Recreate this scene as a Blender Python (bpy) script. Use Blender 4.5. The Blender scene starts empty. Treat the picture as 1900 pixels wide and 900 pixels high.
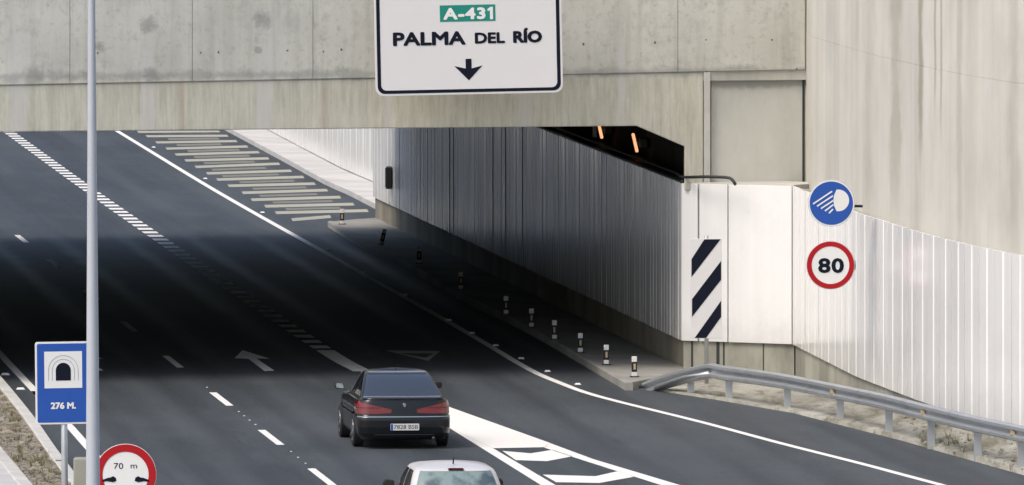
import bpy, bmesh, math, random
from mathutils import Vector
random.seed(7)
sc = bpy.context.scene
col = sc.collection
# ------------------------------------------------------------------ camera
F, H, HY = 19400.0, 13.0, -450.0          # focal length (photo pixels), camera height, horizon row
cam_d = bpy.data.cameras.new('camera'); cam = bpy.data.objects.new('camera', cam_d); col.objects.link(cam)
cam.location = (0, 0, H); cam.rotation_euler = (math.radians(90), 0, 0)
cam_d.sensor_width = 36.0; cam_d.lens = 36.0 * F / 1900.0
cam_d.shift_y = -(450 - HY) / 1900.0
cam_d.clip_start = 1.0; cam_d.clip_end = 5000.0
sc.camera = cam
# ------------------------------------------------------------------ light
SUN_EL, SUN_AZ = math.radians(52), math.radians(228)     # azimuth from +Y, clockwise: behind the camera, to its left
w = bpy.data.worlds.new('World'); sc.world = w; w.use_nodes = True
wn = w.node_tree; wn.nodes.clear()
sky = wn.nodes.new('ShaderNodeTexSky'); sky.sky_type = 'NISHITA'; sky.sun_disc = False
sky.sun_elevation = SUN_EL; sky.sun_rotation = SUN_AZ
sky.air_density = 1.0; sky.dust_density = 3.5; sky.ozone_density = 1.0
bg = wn.nodes.new('ShaderNodeBackground'); bg.inputs['Strength'].default_value = 0.12
wo = wn.nodes.new('ShaderNodeOutputWorld')
wn.links.new(sky.outputs[0], bg.inputs['Color']); wn.links.new(bg.outputs[0], wo.inputs[0])
sd = bpy.data.lights.new('sun', 'SUN'); so = bpy.data.objects.new('sun', sd); col.objects.link(so)
sd.energy = 1.4; sd.angle = math.radians(27); sd.color = (1.0, 0.93, 0.84)
sdir = Vector((math.sin(SUN_AZ) * math.cos(SUN_EL), math.cos(SUN_AZ) * math.cos(SUN_EL), math.sin(SUN_EL)))
so.rotation_euler = sdir.to_track_quat('Z', 'Y').to_euler(); so.location = (-30, 100, 60)
sc.view_settings.view_transform = 'Standard'; sc.view_settings.look = 'None'
sc.view_settings.gamma = 1.0; sc.view_settings.exposure = 0.63
sc.view_settings.use_curve_mapping = False

# ------------------------------------------------------------------ helpers
def P(px, py, h=0.0):
    """a measured photo point on a surface of height h -> metres (X right, Y away, Z up)"""
    d = F * (H - h) / (py - HY)
    return Vector(((px - 950.0) * d / F, d, h))
def PD(px, py, d):
    """a measured photo point at distance d"""
    return Vector(((px - 950.0) * d / F, d, H - (py - HY) * d / F))

def link(name, me, mat=None, parent=None):
    o = bpy.data.objects.new(name, me); col.objects.link(o)
    if mat is not None:
        me.materials.append(mat)
    if parent is not None: o.parent = parent
    return o
def mesh_of(name, vs, fs, smooth=False):
    me = bpy.data.meshes.new(name); me.from_pydata([tuple(v) for v in vs], [], fs)
    bm = bmesh.new(); bm.from_mesh(me); bmesh.ops.recalc_face_normals(bm, faces=bm.faces); bm.to_mesh(me); bm.free()
    if smooth:
        for p in me.polygons: p.use_smooth = True
    return me
class MB:
    def __init__(s): s.v = []; s.f = []
    def add(s, vs, fs):
        b = len(s.v); s.v += [Vector(v) for v in vs]; s.f += [tuple(b + i for i in f) for f in fs]; return s
    def box(s, x0, y0, z0, x1, y1, z1):
        return s.add([(x0,y0,z0),(x1,y0,z0),(x1,y1,z0),(x0,y1,z0),(x0,y0,z1),(x1,y0,z1),(x1,y1,z1),(x0,y1,z1)],
                     [(0,3,2,1),(4,5,6,7),(0,1,5,4),(1,2,6,5),(2,3,7,6),(3,0,4,7)])
    def prism(s, pts, d0, d1, axis='y'):
        """polygon in x,z extruded along y (axis y) or polygon x,y extruded along z"""
        n = len(pts)
        if axis == 'y': a = [(p[0], d0, p[1]) for p in pts] + [(p[0], d1, p[1]) for p in pts]
        else: a = [(p[0], p[1], d0) for p in pts] + [(p[0], p[1], d1) for p in pts]
        return s.add(a, [tuple(range(n)), tuple(range(2*n-1, n-1, -1))] + [(i, (i+1) % n, n+(i+1) % n, n+i) for i in range(n)])
    def tube(s, pts, rs, n=12, cap=True):
        pts = [Vector(p) for p in pts]
        if not isinstance(rs, (list, tuple)): rs = [rs]*len(pts)
        rings = []
        for i, p in enumerate(pts):
            t = (pts[min(i+1, len(pts)-1)] - pts[max(i-1, 0)]).normalized()
            u = t.cross(Vector((0, 1, 0.01)) if abs(t.y) < .9 else Vector((0, 0, 1))).normalized(); v = t.cross(u)
            rings.append([p + (u*math.cos(a) + v*math.sin(a))*rs[i] for a in [2*math.pi*k/n for k in range(n)]])
        vs = [q for r in rings for q in r]; fs = []
        for i in range(len(pts)-1):
            for k in range(n): fs.append((i*n+k, i*n+(k+1) % n, (i+1)*n+(k+1) % n, (i+1)*n+k))
        if cap: fs += [tuple(range(n-1, -1, -1)), tuple((len(pts)-1)*n+k for k in range(n))]
        return s.add(vs, fs)
    def build(s, name, mat=None, parent=None, smooth=False, bevel=0):
        o = link(name, mesh_of(name, s.v, s.f, smooth), mat, parent)
        if bevel:
            m = o.modifiers.new('bevel', 'BEVEL'); m.width = bevel; m.segments = 2; m.limit_method = 'ANGLE'
        return o
def tag(o, label=None, cat=None, group=None, kind=None):
    if label: o['label'] = label
    if cat: o['category'] = cat
    if group: o['group'] = group
    if kind: o['kind'] = kind
    return o
def empty(name, loc=(0,0,0), label=None, cat=None, group=None, rz=0):
    o = bpy.data.objects.new(name, None); col.objects.link(o); o.location = loc; o.rotation_euler = (0, 0, rz)
    o.empty_display_size = .2
    return tag(o, label, cat, group)
def kids(o): return [c for c in col.objects if c.parent == o]
def copy_tree(o, parent=None):
    c = o.copy(); col.objects.link(c); c.parent = parent
    for ch in kids(o): copy_tree(ch, c)
    return c
def smooth_line(pts, step=1.0):
    pts = [Vector(p) for p in pts]; out = []
    for i in range(len(pts)-1):
        p0 = pts[i-1] if i > 0 else pts[0]*2 - pts[1]
        p1, p2 = pts[i], pts[i+1]
        p3 = pts[i+2] if i+2 < len(pts) else pts[-1]*2 - pts[-2]
        n = max(2, int((p2-p1).length/step))
        for k in range(n):
            t = k/n
            out.append(.5*((2*p1) + (p2-p0)*t + (2*p0-5*p1+4*p2-p3)*t*t + (3*p1-p0-3*p2+p3)*t**3))
    out.append(pts[-1]); return out
def side(pts, i):
    t = pts[min(i+1, len(pts)-1)] - pts[max(i-1, 0)]; t.z = 0; t.normalize()
    return Vector((t.y, -t.x, 0))          # to the right of travel
def ext(pts, d0=0, d1=0):
    """straight continuation of a line at both ends"""
    pts = [Vector(p) for p in pts]
    if d0: pts = [pts[0] + (pts[0]-pts[1]).normalized()*d0] + pts
    if d1: pts = pts + [pts[-1] + (pts[-1]-pts[-2]).normalized()*d1]
    return pts
def ribbon(pts, width, z=None):
    vs = []; fs = []
    for i, p in enumerate(pts):
        n = side(pts, i)
        for s in (-.5, .5):
            q = p + n*width*s
            if z is not None: q.z = z
            vs.append(q)
    for i in range(len(pts)-1): fs.append((2*i, 2*i+1, 2*i+3, 2*i+2))
    return vs, fs
def cut(pts, a, b):
    """piece of a polyline between arc lengths a and b"""
    out = []; s = 0
    for i in range(len(pts)-1):
        L = (pts[i+1]-pts[i]).length
        if s+L > a and s < b:
            ta = max(0, (a-s)/L); tb = min(1, (b-s)/L)
            if not out: out.append(pts[i].lerp(pts[i+1], ta))
            out.append(pts[i].lerp(pts[i+1], tb))
        s += L
    return out
def length(pts): return sum((pts[i+1]-pts[i]).length for i in range(len(pts)-1))
def strip(a, b, z0=None):
    """surface between two polylines with the same number of points"""
    n = len(a); return [*a, *b], [(i, i+1, n+i+1, n+i) for i in range(n-1)]
def resample(pts, n):
    L = length(pts); out = []
    for k in range(n):
        c = cut(pts, 0, max(1e-6, L*k/(n-1))); out.append(c[-1].copy() if c else pts[0].copy())
    return out

# ------------------------------------------------------------------ materials
class NT:
    def __init__(s, name):
        s.m = bpy.data.materials.new(name); s.m.use_nodes = True; s.t = s.m.node_tree
        s.b = s.t.nodes['Principled BSDF']; s.tc = s.t.nodes.new('ShaderNodeTexCoord')
        s.obj = s.tc.outputs['Object']
    def set(s, **k):
        for a, v in k.items():
            i = s.b.inputs[a.replace('_', ' ')]
            if hasattr(v, 'is_output') or isinstance(v, bpy.types.NodeSocket): s.t.links.new(v, i)
            else: i.default_value = (*v, 1) if isinstance(v, tuple) and len(v) == 3 else v
        return s
    def inp(s, sock, v):
        if isinstance(v, bpy.types.NodeSocket): s.t.links.new(v, sock)
        elif isinstance(v, tuple) and len(v) == 3 and len(sock.default_value) == 4: sock.default_value = (*v, 1)
        else: sock.default_value = v
    def math(s, op, a, b=0.0, clamp=False):
        n = s.t.nodes.new('ShaderNodeMath'); n.operation = op; n.use_clamp = clamp
        s.inp(n.inputs[0], a); s.inp(n.inputs[1], b); return n.outputs[0]
    def sep(s, v=None):
        n = s.t.nodes.new('ShaderNodeSeparateXYZ'); s.inp(n.inputs[0], v or s.obj); return n.outputs
    def comb(s, x, y, z):
        n = s.t.nodes.new('ShaderNodeCombineXYZ')
        for i, q in enumerate((x, y, z)): s.inp(n.inputs[i], q)
        return n.outputs[0]
    def scale(s, sx, sy, sz, v=None):
        n = s.t.nodes.new('ShaderNodeMapping'); n.inputs['Scale'].default_value = (sx, sy, sz); s.inp(n.inputs[0], v or s.obj); return n.outputs[0]
    def noise(s, scale=1.0, detail=4, rough=.55, vec=None, dist=0.0):
        n = s.t.nodes.new('ShaderNodeTexNoise'); n.inputs['Scale'].default_value = scale; n.inputs['Detail'].default_value = detail
        n.inputs['Roughness'].default_value = rough; n.inputs['Distortion'].default_value = dist
        s.inp(n.inputs['Vector'], vec or s.obj); return n.outputs['Fac']
    def ramp(s, fac, stops):
        n = s.t.nodes.new('ShaderNodeValToRGB'); e = n.color_ramp.elements
        while len(e) < len(stops): e.new(.5)
        for k, (p, c) in enumerate(stops):
            e[k].position = p; e[k].color = (*c, 1) if isinstance(c, tuple) else (c, c, c, 1)
        s.inp(n.inputs[0], fac); return n.outputs[0]
    def smooth(s, v, a, b):
        n = s.t.nodes.new('ShaderNodeMapRange'); n.interpolation_type = 'SMOOTHSTEP'
        s.inp(n.inputs[0], v); n.inputs[1].default_value = a; n.inputs[2].default_value = b
        n.inputs[3].default_value = 0; n.inputs[4].default_value = 1
        return n.outputs[0]
    def mix(s, fac, a, b, mode='MIX'):
        n = s.t.nodes.new('ShaderNodeMix'); n.data_type = 'RGBA'; n.blend_type = mode
        s.inp(n.inputs[0], fac); s.inp(n.inputs[6], a); s.inp(n.inputs[7], b); return n.outputs[2]
    def bump(s, h, strength=.3, dist=.02):
        n = s.t.nodes.new('ShaderNodeBump'); n.inputs['Strength'].default_value = strength; n.inputs['Distance'].default_value = dist
        s.inp(n.inputs['Height'], h); s.t.links.new(n.outputs[0], s.b.inputs['Normal']); return s

def plain(name, c, rough=.6, metal=0, var=.12, nscale=9, **k):
    n = NT(name); f = n.noise(nscale, 5)
    n.set(Base_Color=n.mix(f, tuple(q*(1-var) for q in c), tuple(min(1, q*(1+var)) for q in c)), Roughness=rough, Metallic=metal, **k)
    return n.m

def mat_asphalt():
    n = NT('asphalt')
    big = n.noise(.12, 4, .6)
    # wheel tracks and paving lanes run along the road
    x, y, z = n.sep()
    across = n.math('ADD', x, n.math('MULTIPLY', y, .1035))
    lane = n.noise(1.0, 3, .5, n.comb(n.math('MULTIPLY', across, .9), n.math('MULTIPLY', y, .018), 0))
    patch = n.noise(.35, 5, .65, n.comb(n.math('MULTIPLY', across, 1.0), n.math('MULTIPLY', y, .22), 3.0))
    fine = n.noise(14, 3, .7, n.comb(x, n.math('MULTIPLY', y, .35), 0))
    c = n.mix(n.ramp(big, [(.3, 0.0), (.7, 1.0)]), (.040, .048, .056), (.058, .068, .077))
    c = n.mix(n.ramp(lane, [(.40, 0.0), (.60, 1.0)]), n.mix(.75, c, (.018, .024, .031)), c)
    c = n.mix(n.math('MULTIPLY', n.ramp(patch, [(.48, 0.0), (.66, 1.0)]), .5), c, (.068, .080, .092))
    # darker polished wheel paths, two per 3.6 m lane
    ph = n.math('ABSOLUTE', n.math('SUBTRACT', n.math('FRACT', n.math('DIVIDE', n.math('ADD', across, -.55), 1.82)), .5))
    wp = n.math('MULTIPLY', n.smooth(n.math('ADD', ph, n.math('MULTIPLY', n.math('SUBTRACT', n.noise(.5, 4, .6), .5), .35)), .28, .48), .32)
    c = n.mix(wp, c, (.015, .018, .022))
    crack = n.noise(1.0, 6, .6, n.comb(n.math('MULTIPLY', across, .8), n.math('MULTIPLY', y, .10), 8.0), .8)
    ck = n.math('SUBTRACT', 1.0, n.smooth(n.math('ABSOLUTE', n.math('SUBTRACT', crack, .5)), .0, .006))
    c = n.mix(n.math('MULTIPLY', ck, .5), c, (.012, .014, .017))
    spot = n.noise(1.3, 4, .7, n.comb(across, n.math('MULTIPLY', y, .3), 21.0))
    c = n.mix(n.math('MULTIPLY', n.ramp(spot, [(.66, 0.0), (.72, 1.0)]), .5), c, (.012, .013, .015))
    c = n.mix(n.math('MULTIPLY', n.ramp(fine, [(.35, 0.0), (.7, 1.0)]), .4), c, (.078, .089, .098))
    n.set(Base_Color=c, Roughness=n.math('SUBTRACT', .74, n.math('MULTIPLY', wp, .35)), Specular_IOR_Level=.35)
    n.bump(fine, .35, .01)
    return n.m

def mat_facade():
    """board-marked concrete with drip streaks, damp lower band, pale lime runs"""
    n = NT('facade_concrete'); x, y, z = n.sep()
    base = n.noise(.55, 6, .6)
    c = n.mix(n.ramp(base, [(.32, 0.0), (.68, 1.0)]), (.48, .478, .425), (.63, .625, .565))
    mott = n.noise(2.2, 6, .7)
    c = n.mix(n.math('MULTIPLY', n.ramp(mott, [(.49, 0.0), (.68, 1.0)]), .5), c, (.31, .315, .285))
    fm = n.noise(6.5, 5, .75)
    c = n.mix(n.math('MULTIPLY', n.ramp(fm, [(.54, 0.0), (.68, 1.0)]), .45), c, (.27, .275, .25))
    st = n.noise(1.0, 5, .65, n.comb(n.math('MULTIPLY', x, 4.2), y, n.math('MULTIPLY', z, .28)))
    c = n.mix(n.math('MULTIPLY', n.ramp(st, [(.50, 0.0), (.68, 1.0)]), .30), c, (.30, .30, .265))
    st2 = n.noise(1.0, 4, .6, n.comb(n.math('ADD', n.math('MULTIPLY', x, 2.1), 40), y, n.math('MULTIPLY', z, .2)))
    c = n.mix(n.math('MULTIPLY', n.ramp(st2, [(.52, 0.0), (.64, 1.0)]), .4), c, (.62, .615, .565))
    # grime under the upper pour line (lower band is z < about 6.3)
    band = n.math('SUBTRACT', 1.0, n.smooth(z, 6.22, 6.34))
    green = n.noise(1.0, 6, .7, n.comb(n.math('MULTIPLY', x, 5.0), 0.0, n.math('MULTIPLY', z, .7)))
    gc = n.mix(n.ramp(green, [(.3, 0.0), (.7, 1.0)]), (.40, .392, .31), (.64, .625, .53))
    rust = n.noise(1.0, 3, .5, n.comb(n.math('MULTIPLY', x, 3.1), 9.0, n.math('MULTIPLY', z, .1)))
    fs_ = n.noise(1.0, 4, .75, n.comb(n.math('MULTIPLY', x, 14.0), 3.0, n.math('MULTIPLY', z, .9)))
    gc = n.mix(n.math('MULTIPLY', n.ramp(fs_, [(.50, 0.0), (.62, 1.0)]), .4), gc, (.30, .29, .23))
    gc = n.mix(n.math('MULTIPLY', n.ramp(rust, [(.6, 0.0), (.72, 1.0)]), .5), gc, (.36, .25, .16))
    c = n.mix(n.math('MULTIPLY', band, .8), c, gc)
    # lime runs at fixed places
    runs = None
    for x0, w0 in ((-7.55, .16), (-5.15, .19), (.25, .17), (-2.6, .1), (-10.2, .2), (2.3, .09)):
        wob = n.math('MULTIPLY', n.math('SUBTRACT', n.noise(3.0, 3), .5), .12)
        d = n.math('ABSOLUTE', n.math('ADD', n.math('SUBTRACT', x, x0), wob))
        m = n.math('SUBTRACT', 1.0, n.smooth(d, w0*.6, w0*1.15))
        runs = m if runs is None else n.math('MAXIMUM', runs, m)
    fade = n.math('SUBTRACT', 1.0, n.smooth(z, 6.5, 7.6))
    c = n.mix(n.math('MULTIPLY', n.math('MULTIPLY', runs, fade), .62), c, (.56, .55, .53))
    # dark blotches where old formwork anchors weep
    bl = None
    for x0, z0, r0 in ((-7.5, 6.42, .22), (-7.55, 7.45, .24), (-5.2, 7.55, .26), (-8.55, 7.0, .14), (-5.3, 6.9, .12), (-9.9, 6.4, .3), (-1.2, 6.9, .12)):
        d = n.math('SQRT', n.math('ADD', n.math('POWER', n.math('SUBTRACT', x, x0), 2.0), n.math('POWER', n.math('SUBTRACT', z, z0), 2.0)))
        d = n.math('ADD', d, n.math('MULTIPLY', n.math('SUBTRACT', n.noise(7, 4, .7), .5), .4))
        m = n.math('SUBTRACT', 1.0, n.smooth(d, r0*.3, r0)); bl = m if bl is None else n.math('MAXIMUM', bl, m)
    c = n.mix(n.math('MULTIPLY', bl, .5), c, (.19, .20, .19))
    # damp line along the pour joint
    dj = n.math('ADD', n.math('ABSOLUTE', n.math('SUBTRACT', z, 6.40)), n.math('MULTIPLY', n.math('SUBTRACT', n.noise(1.6, 5, .7), .5), .5))
    c = n.mix(n.math('MULTIPLY', n.math('SUBTRACT', 1.0, n.smooth(dj, .0, .14)), .45), c, (.20, .205, .195))
    n.set(Base_Color=c, Roughness=.9, Specular_IOR_Level=.2)
    n.bump(n.noise(9, 6, .7), .25, .02)
    return n.m

def mat_concrete(name, dark, light, streak=.5, sx=3.0, sz=.15, soot=None):
    n = NT(name); x, y, z = n.sep()
    along = n.math('ADD', n.math('MULTIPLY', x, sx), n.math('MULTIPLY', y, sx*.5))
    base = n.noise(.5, 6, .6)
    c = n.mix(n.ramp(base, [(.3, 0.0), (.7, 1.0)]), dark, light)
    st = n.noise(1.0, 6, .7, n.comb(along, 0.0, n.math('MULTIPLY', z, sz)))
    c = n.mix(n.math('MULTIPLY', n.ramp(st, [(.45, 0.0), (.7, 1.0)]), streak), c, tuple(q*.55 for q in dark))
    st = n.noise(1.0, 4, .6, n.comb(n.math('ADD', n.math('MULTIPLY', along, .6), 31.0), 0.0, n.math('MULTIPLY', z, sz*.5)))
    c = n.mix(n.math('MULTIPLY', n.ramp(st, [(.5, 0.0), (.66, 1.0)]), streak), c, tuple(min(.68, q*1.15) for q in light))
    n.set(Base_Color=c, Roughness=.88, Specular_IOR_Level=.2)
    n.bump(n.noise(7, 6, .7), .25, .02)
    return n.m

def mat_cladding():
    n = NT('white_enamel_cladding'); x, y, z = n.sep()
    st = n.noise(1.0, 5, .65, n.comb(n.math('MULTIPLY', x, 5.0), n.math('MULTIPLY', y, 1.1), n.math('MULTIPLY', z, .12)))
    c = n.mix(n.ramp(st, [(.35, 0.0), (.7, 1.0)]), (.79, .785, .775), (.84, .836, .825))
    d = n.noise(1.0, 5, .7, n.comb(n.math('MULTIPLY', x, 1.0), n.math('MULTIPLY', y, .4), n.math('MULTIPLY', z, .8)))
    c = n.mix(n.math('MULTIPLY', n.ramp(d, [(.5, 0.0), (.75, 1.0)]), .18), c, (.50, .49, .47))
    # splash dirt near the foot of the panels and faint scuffs
    sp = n.math('SUBTRACT', 1.0, n.smooth(n.math('ADD', z, n.math('MULTIPLY', n.math('SUBTRACT', n.noise(2.5, 6, .75), .5), 1.3)), .55, 1.5))
    c = n.mix(n.math('MULTIPLY', sp, .28), c, (.42, .41, .38))
    sc_ = n.noise(1.0, 5, .8, n.comb(n.math('MULTIPLY', x, 2.0), n.math('MULTIPLY', y, .7), n.math('MULTIPLY', z, 2.5)))
    c = n.mix(n.math('MULTIPLY', n.ramp(sc_, [(.64, 0.0), (.70, 1.0)]), .15), c, (.45, .44, .42))
    n.set(Base_Color=c, Roughness=n.ramp(st, [(.3, .13), (.7, .24)]), Specular_IOR_Level=.55)
    return n.m

def mat_paint(name='road_paint', c=(.78, .77, .74), wear=.4):
    n = NT(name)
    f = n.noise(6, 6, .75); g = n.noise(.6, 4, .6)
    k = n.math('MULTIPLY', n.ramp(f, [(.48, 0.0), (.68, 1.0)]), n.math('MULTIPLY', n.ramp(g, [(.3, .3), (.7, 1.0)]), wear))
    n.set(Base_Color=n.mix(k, c, (.22, .225, .225)), Roughness=.75, Specular_IOR_Level=.3)
    return n.m

def mat_soil():
    n = NT('gravelly_soil'); a = n.noise(.9, 6, .7); b = n.noise(11, 5, .75)
    c = n.mix(n.ramp(a, [(.35, 0.0), (.65, 1.0)]), (.16, .13, .09), (.40, .35, .27))
    c = n.mix(n.math('MULTIPLY', n.ramp(b, [(.45, 0.0), (.65, 1.0)]), .7), c, (.42, .385, .32))
    c = n.mix(n.math('MULTIPLY', n.ramp(n.noise(2.3, 5, .7), [(.53, 0.0), (.60, 1.0)]), .75), c, (.06, .055, .042))
    n.set(Base_Color=c, Roughness=.95, Specular_IOR_Level=.1); n.bump(b, .8, .06)
    return n.m
def mat_verge():
    n = NT('dusty_verge_concrete'); a = n.noise(.7, 6, .75, n.scale(1, .35, 1)); b = n.noise(7, 5, .75)
    c = n.mix(n.ramp(a, [(.35, 0.0), (.62, 1.0)]), (.20, .195, .16), (.40, .39, .35))
    c = n.mix(n.math('MULTIPLY', n.ramp(n.noise(1.6, 6, .8, n.scale(1, .3, 1), .5), [(.50, 0.0), (.60, 1.0)]), .75), c, (.13, .125, .085))
    n.set(Base_Color=c, Roughness=.95, Specular_IOR_Level=.1); n.bump(b, .6, .05)
    return n.m
def emit(name, c, s):
    n = NT(name); n.set(Base_Color=c, Emission_Color=c, Emission_Strength=s); return n.m

ASPH = mat_asphalt(); FAC = mat_facade(); CLAD = mat_cladding(); PAINT = mat_paint()
PAINT_OLD = mat_paint('worn_yellowish_paint', (.36, .355, .29), .8)
CON = mat_concrete('wall_concrete', (.40, .396, .35), (.53, .522, .465), .32)
CONR = mat_concrete('retaining_concrete', (.52, .50, .45), (.63, .61, .555), .30, 2.6, .05)
def add_runs(m, axis, runs, colr, top, bot):
    t = m.node_tree; b = t.nodes['Principled BSDF']; old = b.inputs['Base Color'].links[0].from_socket
    n = NT.__new__(NT); n.m = m; n.t = t; n.b = b; n.tc = next(q for q in t.nodes if q.type == 'TEX_COORD'); n.obj = n.tc.outputs['Object']
    s_ = n.sep(); acc_ = None
    for x0, w0, k0, zb_ in runs:
        wob = n.math('MULTIPLY', n.math('SUBTRACT', n.noise(1.2, 4, .6), .5), w0*1.6)
        d = n.math('ABSOLUTE', n.math('ADD', n.math('SUBTRACT', s_[axis], x0), wob))
        q = n.math('MULTIPLY', n.math('SUBTRACT', 1.0, n.smooth(d, w0*.2, w0)), n.math('MULTIPLY', n.smooth(s_[2], zb_, zb_+1.6), k0))
        acc_ = q if acc_ is None else n.math('MAXIMUM', acc_, q)
    n.set(Base_Color=n.mix(acc_, old, colr))
# object space of the wall body: its empty stands at (9, 200, 0)
add_runs(CONR, 1, [(5.8, .9, .45, 3.6), (3.1, .38, .75, 4.6), (1.6, .16, .6, 5.6), (1.0, .14, .6, 5.2), (-.6, .3, .3, 3.0), (8.8, 1.0, .25, 3.0), (-4.5, .5, .3, 3.0), (-8, 1.0, .35, 3.5)], (.27, .265, .195), 0, 0)
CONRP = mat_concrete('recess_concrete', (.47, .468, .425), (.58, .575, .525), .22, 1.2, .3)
def recess_head_shade(m):  # darker head band: ledge shadow and damp staining put into the colour
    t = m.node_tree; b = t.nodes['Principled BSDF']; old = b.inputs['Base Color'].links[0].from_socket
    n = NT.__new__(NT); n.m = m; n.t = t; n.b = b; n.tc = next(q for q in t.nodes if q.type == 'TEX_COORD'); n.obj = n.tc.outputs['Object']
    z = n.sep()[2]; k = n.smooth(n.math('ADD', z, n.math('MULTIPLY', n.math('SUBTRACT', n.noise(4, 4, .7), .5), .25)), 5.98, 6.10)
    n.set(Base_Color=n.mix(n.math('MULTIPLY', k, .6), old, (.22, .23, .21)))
recess_head_shade(CONRP)
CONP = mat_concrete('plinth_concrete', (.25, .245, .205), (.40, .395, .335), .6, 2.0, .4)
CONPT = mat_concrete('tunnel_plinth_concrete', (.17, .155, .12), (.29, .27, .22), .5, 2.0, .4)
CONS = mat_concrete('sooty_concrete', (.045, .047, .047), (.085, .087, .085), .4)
KERB = mat_concrete('kerb_concrete', (.46, .45, .42), (.58, .57, .54), .3, 2, 1)
PALE = mat_concrete('pale_pavement', (.44, .435, .42), (.55, .545, .53), .3, 1, 1)
WALK = mat_concrete('walkway_concrete', (.22, .217, .20), (.32, .315, .295), .3, .8, 1)
SOIL = mat_soil(); VERGE = mat_verge()
GALV = plain('galvanised_steel', (.50, .52, .54), .38, .6, .22, 2.2)
ALU = plain('aluminium_back', (.5, .5, .51), .5, .4)
POLE = plain('pole_grey_paint', (.47, .50, .54), .5, .2, .08, 2)
WHT = plain('sign_white_sheeting', (.66, .65, .65), .5, 0, .03, 2)
WHT2 = plain('sign_bright_white', (.74, .74, .72), .5, 0, .03, 2)
NAVY = plain('sign_black_film', (.005, .008, .018), .7, Specular_IOR_Level=.15)
BLUE = plain('sign_blue_sheeting', (.010, .075, .36), .5, 0, .08, 3)
RED = plain('sign_red_sheeting', (.38, .004, .010), .6, 0, .08, 5, Specular_IOR_Level=.3)
GREEN = plain('sign_green_sheeting', (.0, .22, .165), .5, 0, .06, 3)
BLACK = plain('black_rubber', (.012, .012, .013), .7)
DKMET = plain('dark_painted_metal', (.03, .034, .034), .5)
STUD = plain('reflector_white', (.78, .78, .76), .3)
AMBER = plain('amber_reflector', (.46, .37, .22), .35)

# ------------------------------------------------------------------ measured lines
ZR = -0.1035                                    # the road's sideways drift per metre of depth
def along(p, d): return Vector((p.x + ZR*d, p.y + d, p.z))
def struct(o, kind='structure'): o['kind'] = kind; return o

# ground sheet
g = MB().add([(-1500,-600,-.35),(1500,-600,-.35),(1500,2600,-.35),(-1500,2600,-.35)], [(0,1,2,3)])
struct(g.build('ground', mat_soil()))
# road sheet
road_r = [P(x, y) for x, y in ((1900, 882), (1750, 840), (1640, 808), (1480, 768), (1330, 742), (1200, 722))]
rr = ext(road_r, 60) + [Vector((5, 222, 0)), Vector((2.5, 292, 0)), Vector((-10, 430, 0)), Vector((-30, 640, 0))]
left_edge = [Vector((-10.7-ZR*-80*0 + 8.3, 140, 0)), Vector((-6.5, 180, 0)), Vector((-10.75, 220, 0)), Vector((-19, 292, 0)), Vector((-34, 430, 0)), Vector((-56, 640, 0))]
med_l = [P(0, 704), P(117, 856), P(150, 900)]
ml = ext(list(reversed(med_l)), 50) + [along(P(0, 704), 70), along(P(0, 704), 420)]
n = 60
vs, fs = strip(resample(smooth_line(ml, 3), n), resample(rr, n))
for v in vs: v.z = 0
struct(MB().add(vs, fs).build('road', ASPH))

# median: kerb, soil, kerb, far carriageway slab
def kerb_line(name, pts, width, h, mat, z0=-.2, shift=0):
    pts = smooth_line(pts, 2.0); b = MB(); n = len(pts); vs = []
    for i, p in enumerate(pts):
        s = side(pts, i); a = p + s*(shift-width/2); c = p + s*(shift+width/2)
        zt = p.z + h
        vs += [(a.x, a.y, z0), (a.x, a.y, zt-.02), (a.x+s.x*.02, a.y+s.y*.02, zt), (c.x-s.x*.02, c.y-s.y*.02, zt), (c.x, c.y, zt-.02), (c.x, c.y, z0)]
    fs = [(i*6+k, i*6+k+1, i*6+k+7, i*6+k+6) for i in range(n-1) for k in range(5)]
    fs += [(0,1,2,3,4,5), tuple(range(6*n-1, 6*n-7, -1))]
    return struct(b.add(vs, fs).build(name, mat))
kerb_line('kerb', ml, .22, .14, KERB, shift=-.14)
def xat(line, y):
    for p, q in zip(line[:-1], line[1:]):
        if y <= q.y: break
    return p.x + (q.x-p.x)*(y-p.y)/(q.y-p.y)
ol2 = [P(38, 900), P(-24, 825), along(P(-24, 825), 200)]
ys = [140 + 2.0*k for k in range(125)]
oll = [Vector((xat(ol2, y) + (.0 if y > 187 else 0), y, 0)) for y in ys]
kerb_line('kerb', oll, .25, .14, KERB)
m = []
for i, y in enumerate(ys):
    x0, x1 = xat(ol2, y)+.05, xat(ml, y)-.2
    for k in range(11): m.append((x0+(x1-x0)*k/10, y, .06 + (.09*random.random() if 0 < k < 10 else .03)))
struct(MB().add(m, [(i*11+k, (i+1)*11+k, (i+1)*11+k+1, i*11+k+1) for i in range(len(ys)-1) for k in range(10)]).build('median_soil', SOIL, smooth=True))
vs, fs = strip([Vector((p.x-.1, p.y, .1)) for p in oll], [Vector((p.x-30, p.y, .1)) for p in oll])
struct(MB().add(vs, fs).build('pavement', PALE))

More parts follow.
